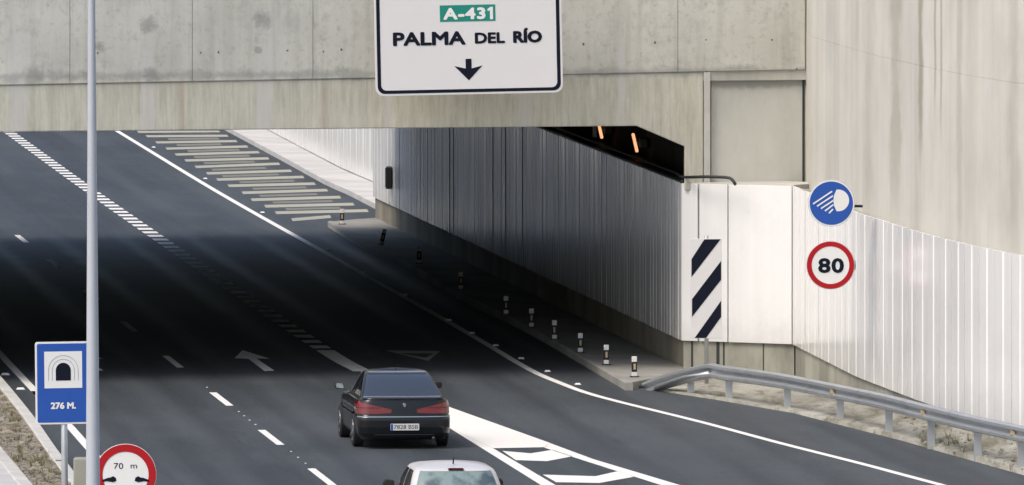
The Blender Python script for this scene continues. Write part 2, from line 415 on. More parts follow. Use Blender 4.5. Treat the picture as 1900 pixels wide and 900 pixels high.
# ------------------------------------------------------------------ painted markings
ZM = .004
def marking(name, segs, width, mat=PAINT):
    b = MB()
    for s in segs:
        if len(s) > 1: b.add(*ribbon(s, width, ZM))
    return struct(b.build(name, mat))
edge = smooth_line(ext([P(x, y) for x, y in ((1750, 901), (1600, 861), (1450, 823), (1300, 783), (1150, 746), (1085, 728), (1040, 711), (1000, 694.5),
        (960, 673), (900, 637), (800, 579), (700, 523), (600, 467), (400, 354), (222, 246))], 40, 120), 1.0)
marking('edge_line', [edge], .17)
lft = smooth_line(ext([P(x, y) for x, y in ((160, 826), (127, 789), (65, 726), (0, 657))], 50, 260), 2)
marking('edge_line', [lft], .17)
dash = smooth_line(ext([P(x, y) for x, y in ((605, 891), (507, 815), (411, 741), (322, 672), (243, 609), (105, 494), (40, 443), (-40, 380))], 45, 150), 1.0)
# dashes: 3.7 m long, fixed on the measured starts
segs = []; L = length(dash); acc = [0]
for i in range(len(dash)-1): acc.append(acc[-1] + (dash[i+1]-dash[i]).length)
def arc_at(pts, accs, y): return min(zip(pts, accs), key=lambda t: abs(t[0].y - y))[1]
for x, y0 in ((605, 899), (507, 826), (411, 752), (322, 682), (243, 617), (175, 554), (105, 498), (43, 449), (-10, 404)):
    s0 = arc_at(dash, acc, P(x, y0).y); segs.append(cut(dash, s0, s0 + 4.4))
for k in range(4): segs.append(cut(dash, 3 + 11*k, 7.3 + 11*k))
marking('lane_dashes', segs, .15)
wide = smooth_line(ext([P(x, y) for x, y in ((672, 689), (603, 650), (400, 515), (320, 460), (155, 345), (22, 249))], 0, 80), .5)
wacc = [0]
for i in range(len(wide)-1): wacc.append(wacc[-1] + (wide[i+1]-wide[i]).length)
s1 = arc_at(wide, wacc, P(603, 650).y)
marking('wide_line', [cut(wide, 0, s1)], .40)
segs = []; s = s1 + .7
while s < wacc[-1]: segs.append(cut(wide, s, s + 1.15)); s += 2.15
marking('wide_line_blocks', segs, .40)
def flat_poly(b, px, inner=None, z=ZM):
    b.add([Vector((P(x, y).x, P(x, y).y, z)) for x, y in px], [tuple(range(len(px)))])
b = MB()
gl_o = [P(x, y) for x, y in ((672, 689), (760, 748), (832, 795), (1003, 900), (1100, 958), (1300, 1074))]
flat_poly(b, [(668, 690), (680, 688), (838, 757), (1020, 822), (1013, 830), (915, 832), (832, 793)])
flat_poly(b, [(832, 793.2), (915, 832.2), (1030, 900), (1330, 1080), (1290, 1080), (1003, 900)])
flat_poly(b, [(1020, 822.3), (1100, 852), (1250, 897), (1800, 1058), (1760, 1058), (1222, 899), (1090, 857), (1010, 831)])
flat_poly(b, [(932, 837), (985, 841.5), (1025, 835), (1062, 847), (1015, 856), (957, 854)])
flat_poly(b, [(1007, 881), (1105, 884), (1147, 874.5), (1176, 885), (1112, 896.5), (1032, 895)])
flat_poly(b, [(1095, 928), (1240, 932), (1290, 916), (1325, 928), (1260, 948), (1130, 946)])
struct(b.build('gore_marking', mat_paint('fresh_road_paint', (.78, .76, .72), .2)))
b = MB()
flat_poly(b, [(450, 650), (501, 666), (476, 665.5), (509, 688), (491, 689), (461, 666), (435, 665)])
struct(b.build('lane_arrow', PAINT))
b = MB()
flat_poly(b, [(132, 650), (192, 666), (160, 665.5), (192, 688), (174, 689), (142, 666), (117, 665)])
struct(b.build('lane_arrow', PAINT))
b = MB()
o_, i_ = [(714, 650.5), (817, 651.5), (795, 670)], [(738, 655.5), (805, 656), (790, 664)]
for k in range(3):
    j = (k+1) % 3; flat_poly(b, [o_[k], o_[j], i_[j], i_[k]])
struct(b.build('yield_marking', PAINT_OLD))
b = MB()
Ls = [(270,253),(288,264.5),(307,276),(324,287),(342,298),(361,310),(382,322),(401,333.5),(422,345),(448,358),(465,371),(490,383),(510,395),(540,408)]
Rs = [(421,252),(438,262),(458,272),(479,282.5),(497,294),(517,304),(539,317),(562,328.5),(583,341),(606,353),(630,366),(655,379),(681,391),(612,402)]
for (lx, ly), (rx, ry) in zip(Ls, Rs):
    t = 1.9 + (ly-250)*.005
    flat_poly(b, [(lx, ly-t), (rx, ry-t), (rx+3, ry+t), (lx+3, ly+t)])
b2 = MB()
for (lx, ly), (rx, ry), (l2, m2), (r2, q2) in zip(Ls[:-1], Rs[:-1], Ls[1:], Rs[1:]):
    if r2 < rx: continue
    a_, b_, c_, d_ = (lx+l2)/2, (ly+m2)/2, (rx+r2)/2, (ry+q2)/2; u0, u1 = random.uniform(.12, .22), random.uniform(.74, .86)
    flat_poly(b2, [(a_+(c_-a_)*u0, b_+(d_-b_)*u0-1.8), (a_+(c_-a_)*u1, b_+(d_-b_)*u1-1.8), (a_+(c_-a_)*u1+3, b_+(d_-b_)*u1+1.8), (a_+(c_-a_)*u0+3, b_+(d_-b_)*u0+1.8)])
struct(b2.build('shoulder_hatching', mat_paint('half_erased_paint', (.17, .17, .145), .9)))
for k in range(1, 14):
    flat_poly(b, [(270-16*k, 253-10*k), (421-15*k, 252-9.4*k), (424-15*k, 255-9.4*k), (273-16*k, 257-10*k)])
struct(b.build('shoulder_hatching', PAINT_OLD))

# ------------------------------------------------------------------ walkways and verge
def raised(name, a, b, mat, side_h=.3, n=60, noise=0):
    a = resample(smooth_line(a, 1), n); b = resample(smooth_line(b, 1), n); vs = []
    for p, q in zip(a, b):
        vs += [(p.x, p.y, p.z-side_h), tuple(p), tuple(p.lerp(q, .5)), tuple(q)]
    fs = [(i*4+k, i*4+k+1, i*4+k+5, i*4+k+4) for i in range(n-1) for k in range(3)]
    vs += [(a[0].x, a[0].y, a[0].z-side_h), (b[0].x, b[0].y, b[0].z-side_h), (a[-1].x, a[-1].y, a[-1].z-side_h), (b[-1].x, b[-1].y, b[-1].z-side_h)]
    N = n*4; e = (n-1)*4
    fs += [(N, N+1, 3, 2, 1), (N+2, e+1, e+2, e+3, N+3)]
    return struct(MB().add(vs, fs).build(name, mat))
WX = lambda y: 3.57 - .1036*(y-220)             # the tunnel side wall's face
kin = [P(x, y, .15) for x, y in ((1163, 711), (981, 606), (859, 547), (749, 484), (686, 458), (610, 411))]
raised('walkway', kin, [Vector((WX(219.6)+.4, 219.6, .15)), Vector((WX(292.5)+.4, 292.5, .15))], WALK)
kerb_line('kerb', [p + Vector((0, 0, -.15)) for p in kin], .16, .165, WALK, shift=.05)
kf = ext([P(x, y, .15) for x, y in ((688, 374), (646, 352.5), (604, 334), (525, 291), (433, 242))], 12, 200)
wf = ext([P(x, y, .17) for x, y in ((680.5, 333), (636, 314), (574, 282), (494, 240))], 22, 200)
raised('walkway', kf, wf, PALE, n=80)
wall_path = [Vector((3.57, 220, 0)), Vector((5.86, 218.6, .05)), Vector((6.88, 208.5, .15)), Vector((8.14, 200, .28)), Vector((9.5, 194, .36)),
             Vector((12.0, 186, .45)), Vector((16, 176, .5)), Vector((24, 160, .5))]
# smooth only the running part of the retaining wall
run = [wall_path[1].lerp(wall_path[2], k/10) for k in range(10)] + smooth_line([wall_path[2]] + wall_path[3:], 1.05)
ve = [Vector((p.x, p.y, .05)) for p in reversed(ext(road_r, 50))]
for p in ve: p.z = .035 + max(0, min(.05, (211-p.y)*.003))
ve[0].z = .04
a = resample(ve, 120); b = resample(smooth_line([Vector((3.7, 220.2, .03)), Vector((5.9, 218.7, .07))], 1) + run[1:], 120)
m = []
for i in range(120):
    for k in range(7):
        t = k/6; q = a[i].lerp(b[i] + Vector((.3, 0, 0)), t)
        q.z += (.02*math.sin(i*.35+k*1.3) + .008*random.random()) * (1 if 0 < k < 6 else 0)
        m.append(q)
m += [Vector((p.x, p.y, -.2)) for p in a]
fs = [(i*7+k, (i+1)*7+k, (i+1)*7+k+1, i*7+k+1) for i in range(119) for k in range(6)] + [(840+i, 841+i, (i+1)*7, i*7) for i in range(119)]
struct(MB().add(m, fs).build('verge', VERGE, smooth=True))

GRIT = plain('loose_stone', (.30, .28, .24), .95, 0, .35, 4)
WEED = plain('dry_grass', (.16, .15, .07), .9, 0, .4, 6)
def scatter(pick, ns, nw, names):
    bs_, bw = MB(), MB()
    for _ in range(ns):
        p = pick(); r = random.choice((.015, .02, .03, .05)); a = [Vector((random.uniform(-1,1), random.uniform(-1,1), random.uniform(-.6,.8)))*r for _ in range(8)]
        a = [Vector(((-1)**k*r*random.uniform(.5,1), (-1)**(k//2)*r*random.uniform(.5,1), (-1)**(k//4)*r*random.uniform(.3,.7))) for k in range(8)]
        bs_.add([p+q for q in a], [(0,1,3,2),(4,6,7,5),(0,4,5,1),(2,3,7,6),(0,2,6,4),(1,5,7,3)])
    for _ in range(nw):
        p = pick(); h = random.uniform(.06, .2)
        for k in range(14):
            a = random.uniform(0, 6.28); d = Vector((math.cos(a), math.sin(a), 0)); q = p + d*random.uniform(0, .05); n_ = Vector((-d.y, d.x, 0))*.006
            bw.add([q-n_, q+n_, q+d*h*.5+Vector((0,0,h*random.uniform(.6,1.2)))], [(0,1,2)])
    struct(bs_.build(names[0], GRIT), 'stuff'); struct(bw.build(names[1], WEED), 'stuff')
def on_verge():
    i_ = random.randrange(30, 119); k = random.choice((.4, 1, 1.6, 2.4, 3.2, 4.5, 5.3)) + random.uniform(-.4, .4); k0 = int(k)
    return m[i_*7+k0].lerp(m[i_*7+k0+1], k-k0).lerp(m[(i_-1)*7+k0], random.random()) + Vector((0, 0, .01))
scatter(on_verge, 900, 150, ('verge_gravel', 'verge_weeds'))
def on_median():
    y = random.uniform(176, 216); x0, x1 = xat(ol2, y)+.15, xat(ml, y)-.3
    return Vector((random.uniform(x0, x1), y, .11))
scatter(on_median, 900, 130, ('median_gravel', 'median_dry_grass'))
# ------------------------------------------------------------------ overpass above the tunnel mouth
FZ = lambda x: 216.0 + (x + 10.6)*.268           # facade line (its right end stands farther away)
def slab(b, prof, t0, t1):
    """polygon in x,z standing on the facade line, between t0 (front) and t1 (back)"""
    n = len(prof)
    vs = [(x, FZ(x)+t0, z) for x, z in prof] + [(x, FZ(x)+t1, z) for x, z in prof]
    return b.add(vs, [tuple(range(n)), tuple(range(2*n-1, n-1, -1))] + [(i, (i+1) % n, n+(i+1) % n, n+i) for i in range(n)])
def fx(px):                                       # facade x for a photo column
    k = (px-950)/F; return k*(216+10.6*.268)/(1-k*.268)
ov = empty('overpass', (0, 0, 0), 'grey streaked concrete overpass front above the dark underpass, with the white direction sign on it', 'overpass')
# upper wall: separate pours with real joints between them
jx = [fx(-1400), fx(-900), fx(-550), fx(-330), fx(-100), fx(130), fx(357), fx(581), fx(805), fx(1031), fx(1258), fx(1494)]
for a_, b_ in zip(jx[:-1], jx[1:]):
    zj0 = 6.23 + (a_+10.6)*.011; zj1 = 6.23 + (b_+10.6)*.011
    b = MB(); slab(b, [(a_+.004, zj0+.006), (b_-.004, zj1+.006), (b_-.004, 11.2), (a_+.004, 11.2)], 0, .5)
    b.build('wall_panel', FAC, ov, bevel=.008)
b = MB(); slab(b, [(fx(-1400), 6.2), (fx(1496), 6.2), (fx(1496), 11.15), (fx(-1400), 11.15)], .045, 1.2); b.build('wall_backing', CON, ov)
# lower edge beam with the splayed corner
xr = fx(1305); xh = fx(1270); xk = fx(1181)
b = MB()
slab(b, [(fx(-1400), 5.262), (xk, 5.262), (xh, 13-(272+450)*FZ(xh)/F), (xh, 3.9), (xr, 3.9), (xr, 6.385), (fx(-1400), 6.05)], .03, .9)
b.build('edge_beam', FAC, ov, bevel=.02)
# right-hand recess with its pale pilaster
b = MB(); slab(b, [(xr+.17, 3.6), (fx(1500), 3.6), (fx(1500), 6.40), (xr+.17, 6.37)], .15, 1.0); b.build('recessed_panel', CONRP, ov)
b = MB(); slab(b, [(fx(1489), 3.9), (fx(1493.5), 3.9), (fx(1493.5), 6.36), (fx(1489), 6.36)], .138, .149); b.build('corner_joint_shadow', DKMET, ov)  # dark strip standing in for the shadow in the corner gap
b = MB(); slab(b, [(xr+.012, 3.7), (xr+.15, 3.7), (xr+.15, 6.38), (xr+.012, 6.38)], .0, .9); b.build('pilaster', KERB, ov, bevel=.01)
TIEM = plain('tie_hole_grey', (.13, .13, .12), .9)
# form-tie holes
for px, py in ((181, 98), (372, 98), (533, 94), (600, 96), (405, 97), (633, 92), (1082, 82), (1310, 74), (1432, 74), (1478, 128), (1311, 133), (1215, 79)):
    x = fx(px); zz = 13-(py+450)*FZ(x)/F; r = random.uniform(.016, .034)
    vs = [(x+r*math.cos(a)*1.0, FZ(x)-.004, zz+r*math.sin(a)) for a in [k*math.pi/4 for k in range(8)]]
    MB().add(vs, [tuple(range(8))]).build('tie_hole', TIEM, ov)
# deck between the two mouths
b = MB()
xl, x_r = -40.0, 9.0
b.add([(xl, FZ(xl)+.92, 5.30), (WX(220)+.9, FZ(WX(220)+.9)+.92, 5.30), (WX(284)+.9, 285, 5.30), (xl, 270, 5.30),
       (xl, FZ(xl)+1.3, 6.6), (WX(220)+.9, FZ(WX(220)+.9)+1.3, 6.6), (WX(284)+.9, 285, 6.6), (xl, 270, 6.6)],
      [(0,1,2,3), (4,5,6,7), (0,1,5,4), (1,2,6,5), (2,3,7,6), (3,0,4,7)])
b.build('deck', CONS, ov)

# ------------------------------------------------------------------ clad walls
def cladding(b, path, z0f, z1f, panel=1.05, depth=.05, groove=.05, out=0.0, jit=.008):
    """flat enamel panels, each canted a trifle, parted by grooves; path is followed left to right, front face on its left"""
    L = length(path); k = max(1, round(L/panel)); pw = L/k; s = 0
    for i in range(k):
        c = cut(path, s+groove/2, s+pw-groove/2); a, e = c[0], c[-1]
        t = (e-a); t.z = 0; t.normalize(); nrm = Vector((t.y, -t.x, 0))
        j0, j1 = random.uniform(-jit, jit), random.uniform(-jit, jit)
        a = a + nrm*(out+j0); e = e + nrm*(out+j1)
        rib = nrm*.03; m1 = a.lerp(e, .44); m2 = a.lerp(e, .5); m3 = a.lerp(e, .56)
        row = [a - nrm*depth, a, m1, m2+rib*-1, m3, e, e - nrm*depth]
        lo = [Vector((p.x, p.y, z0f(p))) for p in row]; hi = [Vector((p.x, p.y, z1f(p))) for p in row]
        n = len(row); b.add(lo+hi, [(q, q+1, n+q+1, n+q) for q in range(n-1)] + [tuple(range(n, 2*n)), tuple(range(n-1, -1, -1))])
        s += pw
    return b
def wall_body(path, z0f, z1f, t0, t1):
    """solid wall, faces offset t0..t1 to the right of travel (negative = behind)"""
    n = len(path); vs = []
    for i, p in enumerate(path):
        s = side(path, i)
        for t, z in ((t0, z0f(p)), (t0, z1f(p)), (t1, z1f(p)), (t1, z0f(p))):
            q = p + s*t; vs.append((q.x, q.y, z))
    fs = [(i*4+k, i*4+(k+1) % 4, (i+1)*4+(k+1) % 4, (i+1)*4+k) for i in range(n-1) for k in range(4)]
    fs += [(0,1,2,3), tuple(range(4*n-1, 4*n-5, -1))]
    return vs, fs
# tunnel side wall (travel from far end towards the mouth so that the front face is on the right hand: -x)
tp = [Vector((WX(y), y, 0)) for y in [292 - k*2.0 for k in range(36)] + [220.05]]
tw = empty('tunnel_side_wall', (WX(256), 256, 0), 'grey ribbed panel wall inside the underpass, above a brownish concrete base', 'wall')
def child(b, name, mat, par, **k):
    loc = Vector(par.location)
    for v in b.v: v -= loc
    return b.build(name, mat, par, **k)
zt = lambda p: 4.04 + .0055*(p.y-220); zb = lambda p: .73
child(cladding(MB(), tp, zb, zt, 1.0, .06, .10, 0, .010), 'cladding', CLAD, tw)
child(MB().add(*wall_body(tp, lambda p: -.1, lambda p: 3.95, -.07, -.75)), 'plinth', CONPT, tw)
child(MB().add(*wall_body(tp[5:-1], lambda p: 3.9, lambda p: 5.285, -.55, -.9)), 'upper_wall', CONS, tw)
child(MB().add(*wall_body(tp, lambda p: zt(p)+.012, lambda p: zt(p)+.05, .015, -.5)), 'coping', DKMET, tw)
# retaining wall and its cladding right of the mouth
rw = empty('retaining_wall', (9, 200, 0), 'tall pale streaked concrete retaining wall with white cladding along its foot, right of the underpass', 'wall')
zt2 = lambda p: 4.04 - max(0, (218.6-p.y))*.0117; zb2 = lambda p: .73 - max(0, (218.6-p.y))*.0085
rp = run
child(cladding(MB(), rp, zb2, zt2, 1.05), 'cladding', CLAD, rw)
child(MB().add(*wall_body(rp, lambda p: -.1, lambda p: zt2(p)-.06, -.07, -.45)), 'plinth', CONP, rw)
rp2 = [Vector((fx(1496), FZ(fx(1496))+.3, 0))] + [p + Vector((.28, .0, 0)) for p in rp[1:]]
# faint horizontal pour line, so two lifts
child(MB().add(*wall_body(rp2, lambda p: -.1, lambda p: 7.18-(217-p.y)*.012, 0, -.8)), 'lower_lift', CONR, rw)
child(MB().add(*wall_body(rp2, lambda p: 7.184-(217-p.y)*.012, lambda p: 12.5, -.004, -.8)), 'upper_lift', CONR, rw)
# short wall facing the camera between the mouth and the retaining wall
pe = empty('portal_end_wall', (4.7, 219.3, 0), 'smooth white panelled wall end facing the traffic, between the underpass mouth and the long wall', 'wall')
fp = [Vector((3.57, 220.0, 0)), Vector((5.86, 218.6, 0))]
def smooth_panels(b, x0, x1):
    for s0, s1 in ((0, .145), (.16, .415), (.425, .995)):
        a = fp[0].lerp(fp[1], s0); e = fp[0].lerp(fp[1], s1); t = (e-a).normalized(); nn = Vector((t.y, -t.x, 0))
        b.add([Vector((q.x, q.y, z)) for z in (.73, 4.04) for q in (a - nn*.06, a + nn*.003, e + nn*.003, e - nn*.06)],
              [(0,1,5,4), (1,2,6,5), (2,3,7,6), (3,0,4,7), (0,3,2,1), (4,5,6,7)])
b = MB(); smooth_panels(b, 0, 1); child(b, 'cladding', CLAD, pe, bevel=.006)
child(MB().add(*wall_body(fp, lambda p: -.1, lambda p: 3.9, -.075, -1.2)), 'plinth', CONP, pe)
child(MB().add(*wall_body([p + Vector((0, 0, 0)) for p in fp], lambda p: 3.92, lambda p: 4.06, -.07, -1.6)), 'coping', KERB, pe)
b = MB()
for s0, wd in ((.07, .04), (.30, .06), (.36, .03), (.72, .02)):
    a = fp[0].lerp(fp[1], s0); e = fp[0].lerp(fp[1], s0+wd*.45); t = (e-a).normalized(); nn = Vector((t.y, -t.x, 0))
    b.add([Vector((q.x, q.y, z)) for z in (.05, .725) for q in (a - nn*.08, a - nn*.068, e - nn*.068, e - nn*.08)], [(0,1,5,4), (1,2,6,5), (2,3,7,6), (3,0,4,7), (0,3,2,1), (4,5,6,7)])
child(b, 'plinth_joints', DKMET, pe)
# far walls
fw = empty('far_side_wall', (-6, 340, 0), 'sunlit white panelled wall beyond the underpass, behind the pale walkway', 'wall')
fpth = [p.copy() for p in reversed(wf)]
for p in fpth: p.z = 0
fpth = resample(fpth, 60)
child(cladding(MB(), fpth, lambda p: .19, lambda p: 4.3, 2.2), 'cladding', CLAD, fw)
child(MB().add(*wall_body(fpth, lambda p: -.1, lambda p: 7.5, -.06, -.7)), 'concrete_wall', CONR, fw)
# median wall, left, carries the deck
mw = empty('median_wall', (-15, 252, 0), 'concrete median wall carrying the overpass at the far left', 'wall')
mp = [Vector((-11.9 - 1.2 + ZR*(y-219), y, 0)) for y in (219, 250, 284)]
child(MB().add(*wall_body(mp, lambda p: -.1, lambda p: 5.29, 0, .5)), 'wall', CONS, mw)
mp2 = [Vector((-14.5 + ZR*(y-219), y, 0)) for y in (290, 340, 480)]
lw = empty('far_left_wall', (-22, 360, 0), 'pale concrete retaining wall beyond the underpass on the left', 'wall')
child(MB().add(*wall_body([Vector((p.x-9, p.y, 0)) for p in mp2], lambda p: -.1, lambda p: 5.5, 0, .6)), 'wall', CONR, lw)

# pipe running along the top of the side wall and over the portal end
pts = [Vector((WX(y)+.12, y, zt(Vector((0, y, 0)))+.13)) for y in (262, 250, 240, 232, 226, 222)]
pts += [Vector((WX(220.4)+.06, 220.0, 4.17)), PD(1303, 328, 219.3), PD(1346, 329, 218.9), PD(1358, 333, 218.8), PD(1365, 343, 218.75)]
tag(MB().tube(smooth_line(pts, .5), .033, 8).build('cable_conduit', DKMET, smooth=True), 'black conduit along the top of the white wall, bending down over the portal corner', 'pipe')
pts = [p + Vector((0, 0, -.09)) for p in pts[:7]]
tag(MB().tube(smooth_line(pts, .8), .022, 8).build('cable_conduit', DKMET, smooth=True), 'thin black cable just under the conduit on the side wall top', 'pipe')

# ------------------------------------------------------------------ signs
def rrect(x0, z0, x1, z1, r, n=6):
    out = []
    for cx, cz, a0 in ((x1-r, z0+r, -90), (x1-r, z1-r, 0), (x0+r, z1-r, 90), (x0+r, z0+r, 180)):
        for k in range(n+1):
            a = math.radians(a0 + 90*k/n); out.append((cx+r*math.cos(a), cz+r*math.sin(a)))
    return out
def disc(cx, cz, r, n=48): return [(cx+r*math.cos(2*math.pi*k/n), cz+r*math.sin(2*math.pi*k/n)) for k in range(n)]
def ring(b, outer, inner, y0, y1):
    n = len(outer)
    vs = [(p[0], y, p[1]) for y in (y0, y1) for p in outer] + [(p[0], y, p[1]) for y in (y0, y1) for p in inner]
    fs = []
    for i in range(n):
        j = (i+1) % n
        fs += [(i, j, 2*n+j, 2*n+i), (n+i, 3*n+i, 3*n+j, n+j), (i, n+i, n+j, j), (2*n+i, 2*n+j, 3*n+j, 3*n+i)]
    b.add(vs, fs); return b
def text_part(txt, x0, x1, z0, z1, y, mat, parent, name='lettering', bold=.02, gap=1.0):
    cu = bpy.data.curves.new('t', 'FONT'); cu.body = txt; cu.space_character = gap; cu.resolution_u = 3
    to = bpy.data.objects.new('t', cu); col.objects.link(to)
    dg = bpy.context.evaluated_depsgraph_get(); m0 = bpy.data.meshes.new_from_object(to.evaluated_get(dg))
    bpy.data.objects.remove(to); bpy.data.curves.remove(cu)
    xs = [v.co.x for v in m0.vertices]; zs = [v.co.y for v in m0.vertices]
    a, b_, c, d = min(xs), max(xs), min(zs), max(zs)
    bb = MB(); wd = bold*(z1-z0)*1.4
    # thicken the strokes with slightly shifted layers, each half a millimetre apart
    for q, (sx, sz) in enumerate([(0, 0)] + ([(-1, 0), (1, 0), (0, -.8), (0, .8), (-.7, .6), (.7, .6), (-.7, -.6), (.7, -.6)] if bold else [])):
        bb.add([(x0+wd+(v.co.x-a)/(b_-a)*(x1-x0-2*wd)+sx*wd, y-.0005*q, z0+wd+(v.co.y-c)/(d-c)*(z1-z0-2*wd)+sz*wd) for v in m0.vertices],
               [tuple(p.vertices) for p in m0.polygons])
    me = mesh_of(name, bb.v, bb.f)
    return link(name, me, mat, parent)
# big direction sign. local px -> metres
sgD = 216.9; S = F/sgD
sg = empty('direction_sign', PD(871, 175, sgD), 'white overhead direction sign with dark border, down arrow and place name', 'sign')
sg.rotation_euler = (0, -math.radians(1.15), math.radians(2))
def L_(px, py): return ((px-871)/S, (175-py)/S)
pan = MB().prism(rrect(-174/S, 0, 174/S, 350/S, .17), -.02, .03).build('panel', WHT, sg, bevel=.004)
b = MB(); ring(b, rrect(-170/S, 4/S, 170/S, 346/S, .15), rrect(-163.5/S, 10/S, 163.5/S, 340/S, .115), -.026, -.0215)
b.build('border', NAVY, pan)
x0, z0 = L_(819, 39.5); x1, z1 = L_(922, 9)
MB().box(x0, -.026, z0, x1, -.0215, z1).build('route_plate', GREEN, pan)
x0, z0 = L_(825, 36.5); x1, z1 = L_(919, 13.5)
text_part('A-43', x0, x0+(x1-x0)*.84, z0, z1, -.029, WHT2, pan, bold=.05, gap=1.12)
w_ = (x1-x0); hh = z1-z0
MB().prism([(x0+w_*.925, z0), (x0+w_*.985, z0), (x0+w_*.985, z1), (x0+w_*.935, z1), (x0+w_*.875, z1-hh*.18), (x0+w_*.885, z1-hh*.36), (x0+w_*.925, z1-hh*.26)], -.032, -.028).build('lettering', WHT2, pan)
x0, z0 = L_(731, 83); x1, z1 = L_(866, 57); text_part('PALMA', x0, x1, z0, z1, -.026, NAVY, pan, bold=.045)
x0, z0 = L_(883, 81.5); x1, z1 = L_(939, 60.5); text_part('DEL', x0, x1, z0, z1, -.026, NAVY, pan, bold=.045)
x0, z0 = L_(954, 82); x1, z1 = L_(1008, 53.5); text_part('RÍO', x0, x1, z0, z1, -.026, NAVY, pan, bold=.045)
ar = [L_(x, y) for x, y in ((865, 109), (876, 109), (876, 127), (896, 122), (870.5, 149), (844, 122), (865, 127))]
MB().prism(ar, -.026, -.0215).build('arrow', NAVY, pan)
for xx in (-1.2, 1.2):
    for zz in (.4, 2.6): MB().box(xx-.05, .03, zz, xx+.05, .55, zz+.12).build('bracket', GALV, sg)

# round signs beside the white wall
def round_sign(loc, r, name, label, face):
    t = empty(name, loc, label, 'sign')
    pl = MB().prism(disc(0, 0, r), 0, .02).build('panel', ALU, t, bevel=.004)
    face(pl, r)
    return t
rD = 206.0; S2 = F/rD
def headlight(pl, r):
    MB().prism(disc(0, 0, r*.985), -.004, -.001).build('rim_band', WHT2, pl)
    MB().prism(disc(0, 0, r*.925), -.008, -.005).build('face', BLUE, pl)
    b = MB()
    cx, cz, rr_ = .155, .055, .215
    arc = [(cx-.05, cz-rr_)] + [(cx-.02+rr_*math.cos(math.radians(a)), cz+rr_*math.sin(math.radians(a))) for a in range(-80, 81, 10)] + [(cx-.05, cz+rr_)] + [(cx-.10, cz+rr_*.5), (cx-.115, cz), (cx-.10, cz-rr_*.5)]
    b.prism(arc, -.012, -.009)
    for k in range(5):
        x0_, z0_ = .04 - .012*abs(k-2) + .004*k, .235 - .088*k
        x1_, z1_ = -.36 + .078*k, -.015 - .046*k
        dx, dz = x1_-x0_, z1_-z0_; l = math.hypot(dx, dz); nx, nz = -dz/l*.014, dx/l*.014
        b.prism([(x0_+nx, z0_+nz), (x1_+nx, z1_+nz), (x1_-nx, z1_-nz), (x0_-nx, z0_-nz)], -.012, -.009)
    b.build('symbol', WHT2, pl)
hs = round_sign(PD(1542.5, 377, rD), 43.5/S2, 'road_sign', 'round blue sign with a white headlamp symbol, in front of the white wall', headlight)
def eighty(pl, r):
    MB().prism(disc(0, 0, r*.985), -.004, -.001).build('face', WHT2, pl)
    b = MB(); ring(b, disc(0, 0, r*.975), disc(0, 0, r*.775), -.009, -.005); b.build('red_ring', RED, pl)
    text_part('80', -.245, .265, -.16, .145, -.008, NAVY, pl, bold=.04, gap=1.08)
es = round_sign(PD(1541, 492, rD), 45/S2, 'road_sign', 'round white speed sign reading 80 with a red ring', eighty)
for t, x1, z in ((hs, .62, -.06), (es, .50, -.01)):
    b = MB(); b.box(-.2, .02, z-.02, x1, .06, z+.02); b.box(x1-.04, .02, z-.09, x1+.0, .6, z+.09) if t is es else b.box(x1-.3, .02, z-.03, x1, .5, z+.02)
    b.build('bracket', GALV, t)

# striped hazard panel on its post
hp0 = P(1311, 700, 0); hD = 216.5; S3 = F/hD
hz = empty('hazard_panel', Vector(((1311-950)*hD/F, hD, 0.03)), 'tall white panel with dark diagonal stripes on a grey post at the wall corner', 'sign')
def Lh(px, py): return ((px-1311)/S3, 13-.03-(py+450)*hD/F)
x0, z0 = Lh(1281, 628); x1, z1 = Lh(1339, 443)
pan = MB().box(x0, 0, z0, x1, .025, z1).build('panel', WHT, hz, bevel=.006)
b = MB()
for pts in ([(1307, 444), (1337, 444), (1283, 514), (1283, 481)], [(1338, 484), (1338, 519), (1284, 588), (1284, 555)], [(1338, 558), (1338, 588), (1310, 627), (1289, 627)]):
    b.prism([Lh(x, y) for x, y in pts], -.006, -.002)
b.build('stripes', NAVY, pan)
MB().tube([(0, .06, 0), (0, .06, z1+.06)], .042, 12).build('post', GALV, hz, smooth=True)

# blue tunnel sign with its pole
bD = 168.0; S4 = F/bD
gz = lambda d: .08
bs = empty('tunnel_sign', Vector(((121-950)*bD/F, bD, .08)), 'blue rectangular sign with a tunnel symbol and distance, behind the lamp post', 'sign')
bs.rotation_euler = (0, math.radians(-.6), math.radians(6))
def Lb(px, py): return ((px-121)/S4, 13-.08-(py+450)*bD/F)
x0, z0 = Lb(69, 787); x1, z1 = Lb(173, 634)
pan = MB().prism(rrect(x0, z0, x1, z1, .04), 0, .02).build('panel', WHT2, bs, bevel=.004)
MB().prism(rrect(x0+.03, z0+.03, x1-.03, z1-.03, .03), -.005, -.001).build('face', BLUE, pan)
x2, z2 = Lb(86, 720); x3, z3 = Lb(156, 652)
MB().box(x2, -.009, z2, x3, -.006, z3).build('symbol_field', WHT2, pan)
xa, za = Lb(107, 706); xb, zb_ = Lb(135, 673)
rr_ = (xb-xa)/2; cx = (xa+xb)/2
MB().prism([(xa, za), (xb, za)] + [(cx+rr_*math.cos(math.radians(a)), zb_-rr_+rr_*math.sin(math.radians(a))) for a in range(0, 181, 15)], -.013, -.010).build('tunnel_mouth', NAVY, pan)
GREYF = plain('sign_grey_film', (.25, .25, .27), .5)
for rad in (rr_*1.5, rr_*2.0):
    o_ = [(-rad, za-zb_+rr_)] + [(rad*math.cos(math.radians(180-a)), rad*math.sin(math.radians(180-a))) for a in range(0, 181, 15)] + [(rad, za-zb_+rr_)]
    i_ = [(x*(1-.006/rad), z*(1-.006/rad) if z > 0 else z) for x, z in reversed(o_)]
    MB().prism([(cx+x, zb_-rr_+z) for x, z in o_+i_], -.013, -.010).build('brick_arch', GREYF, pan)
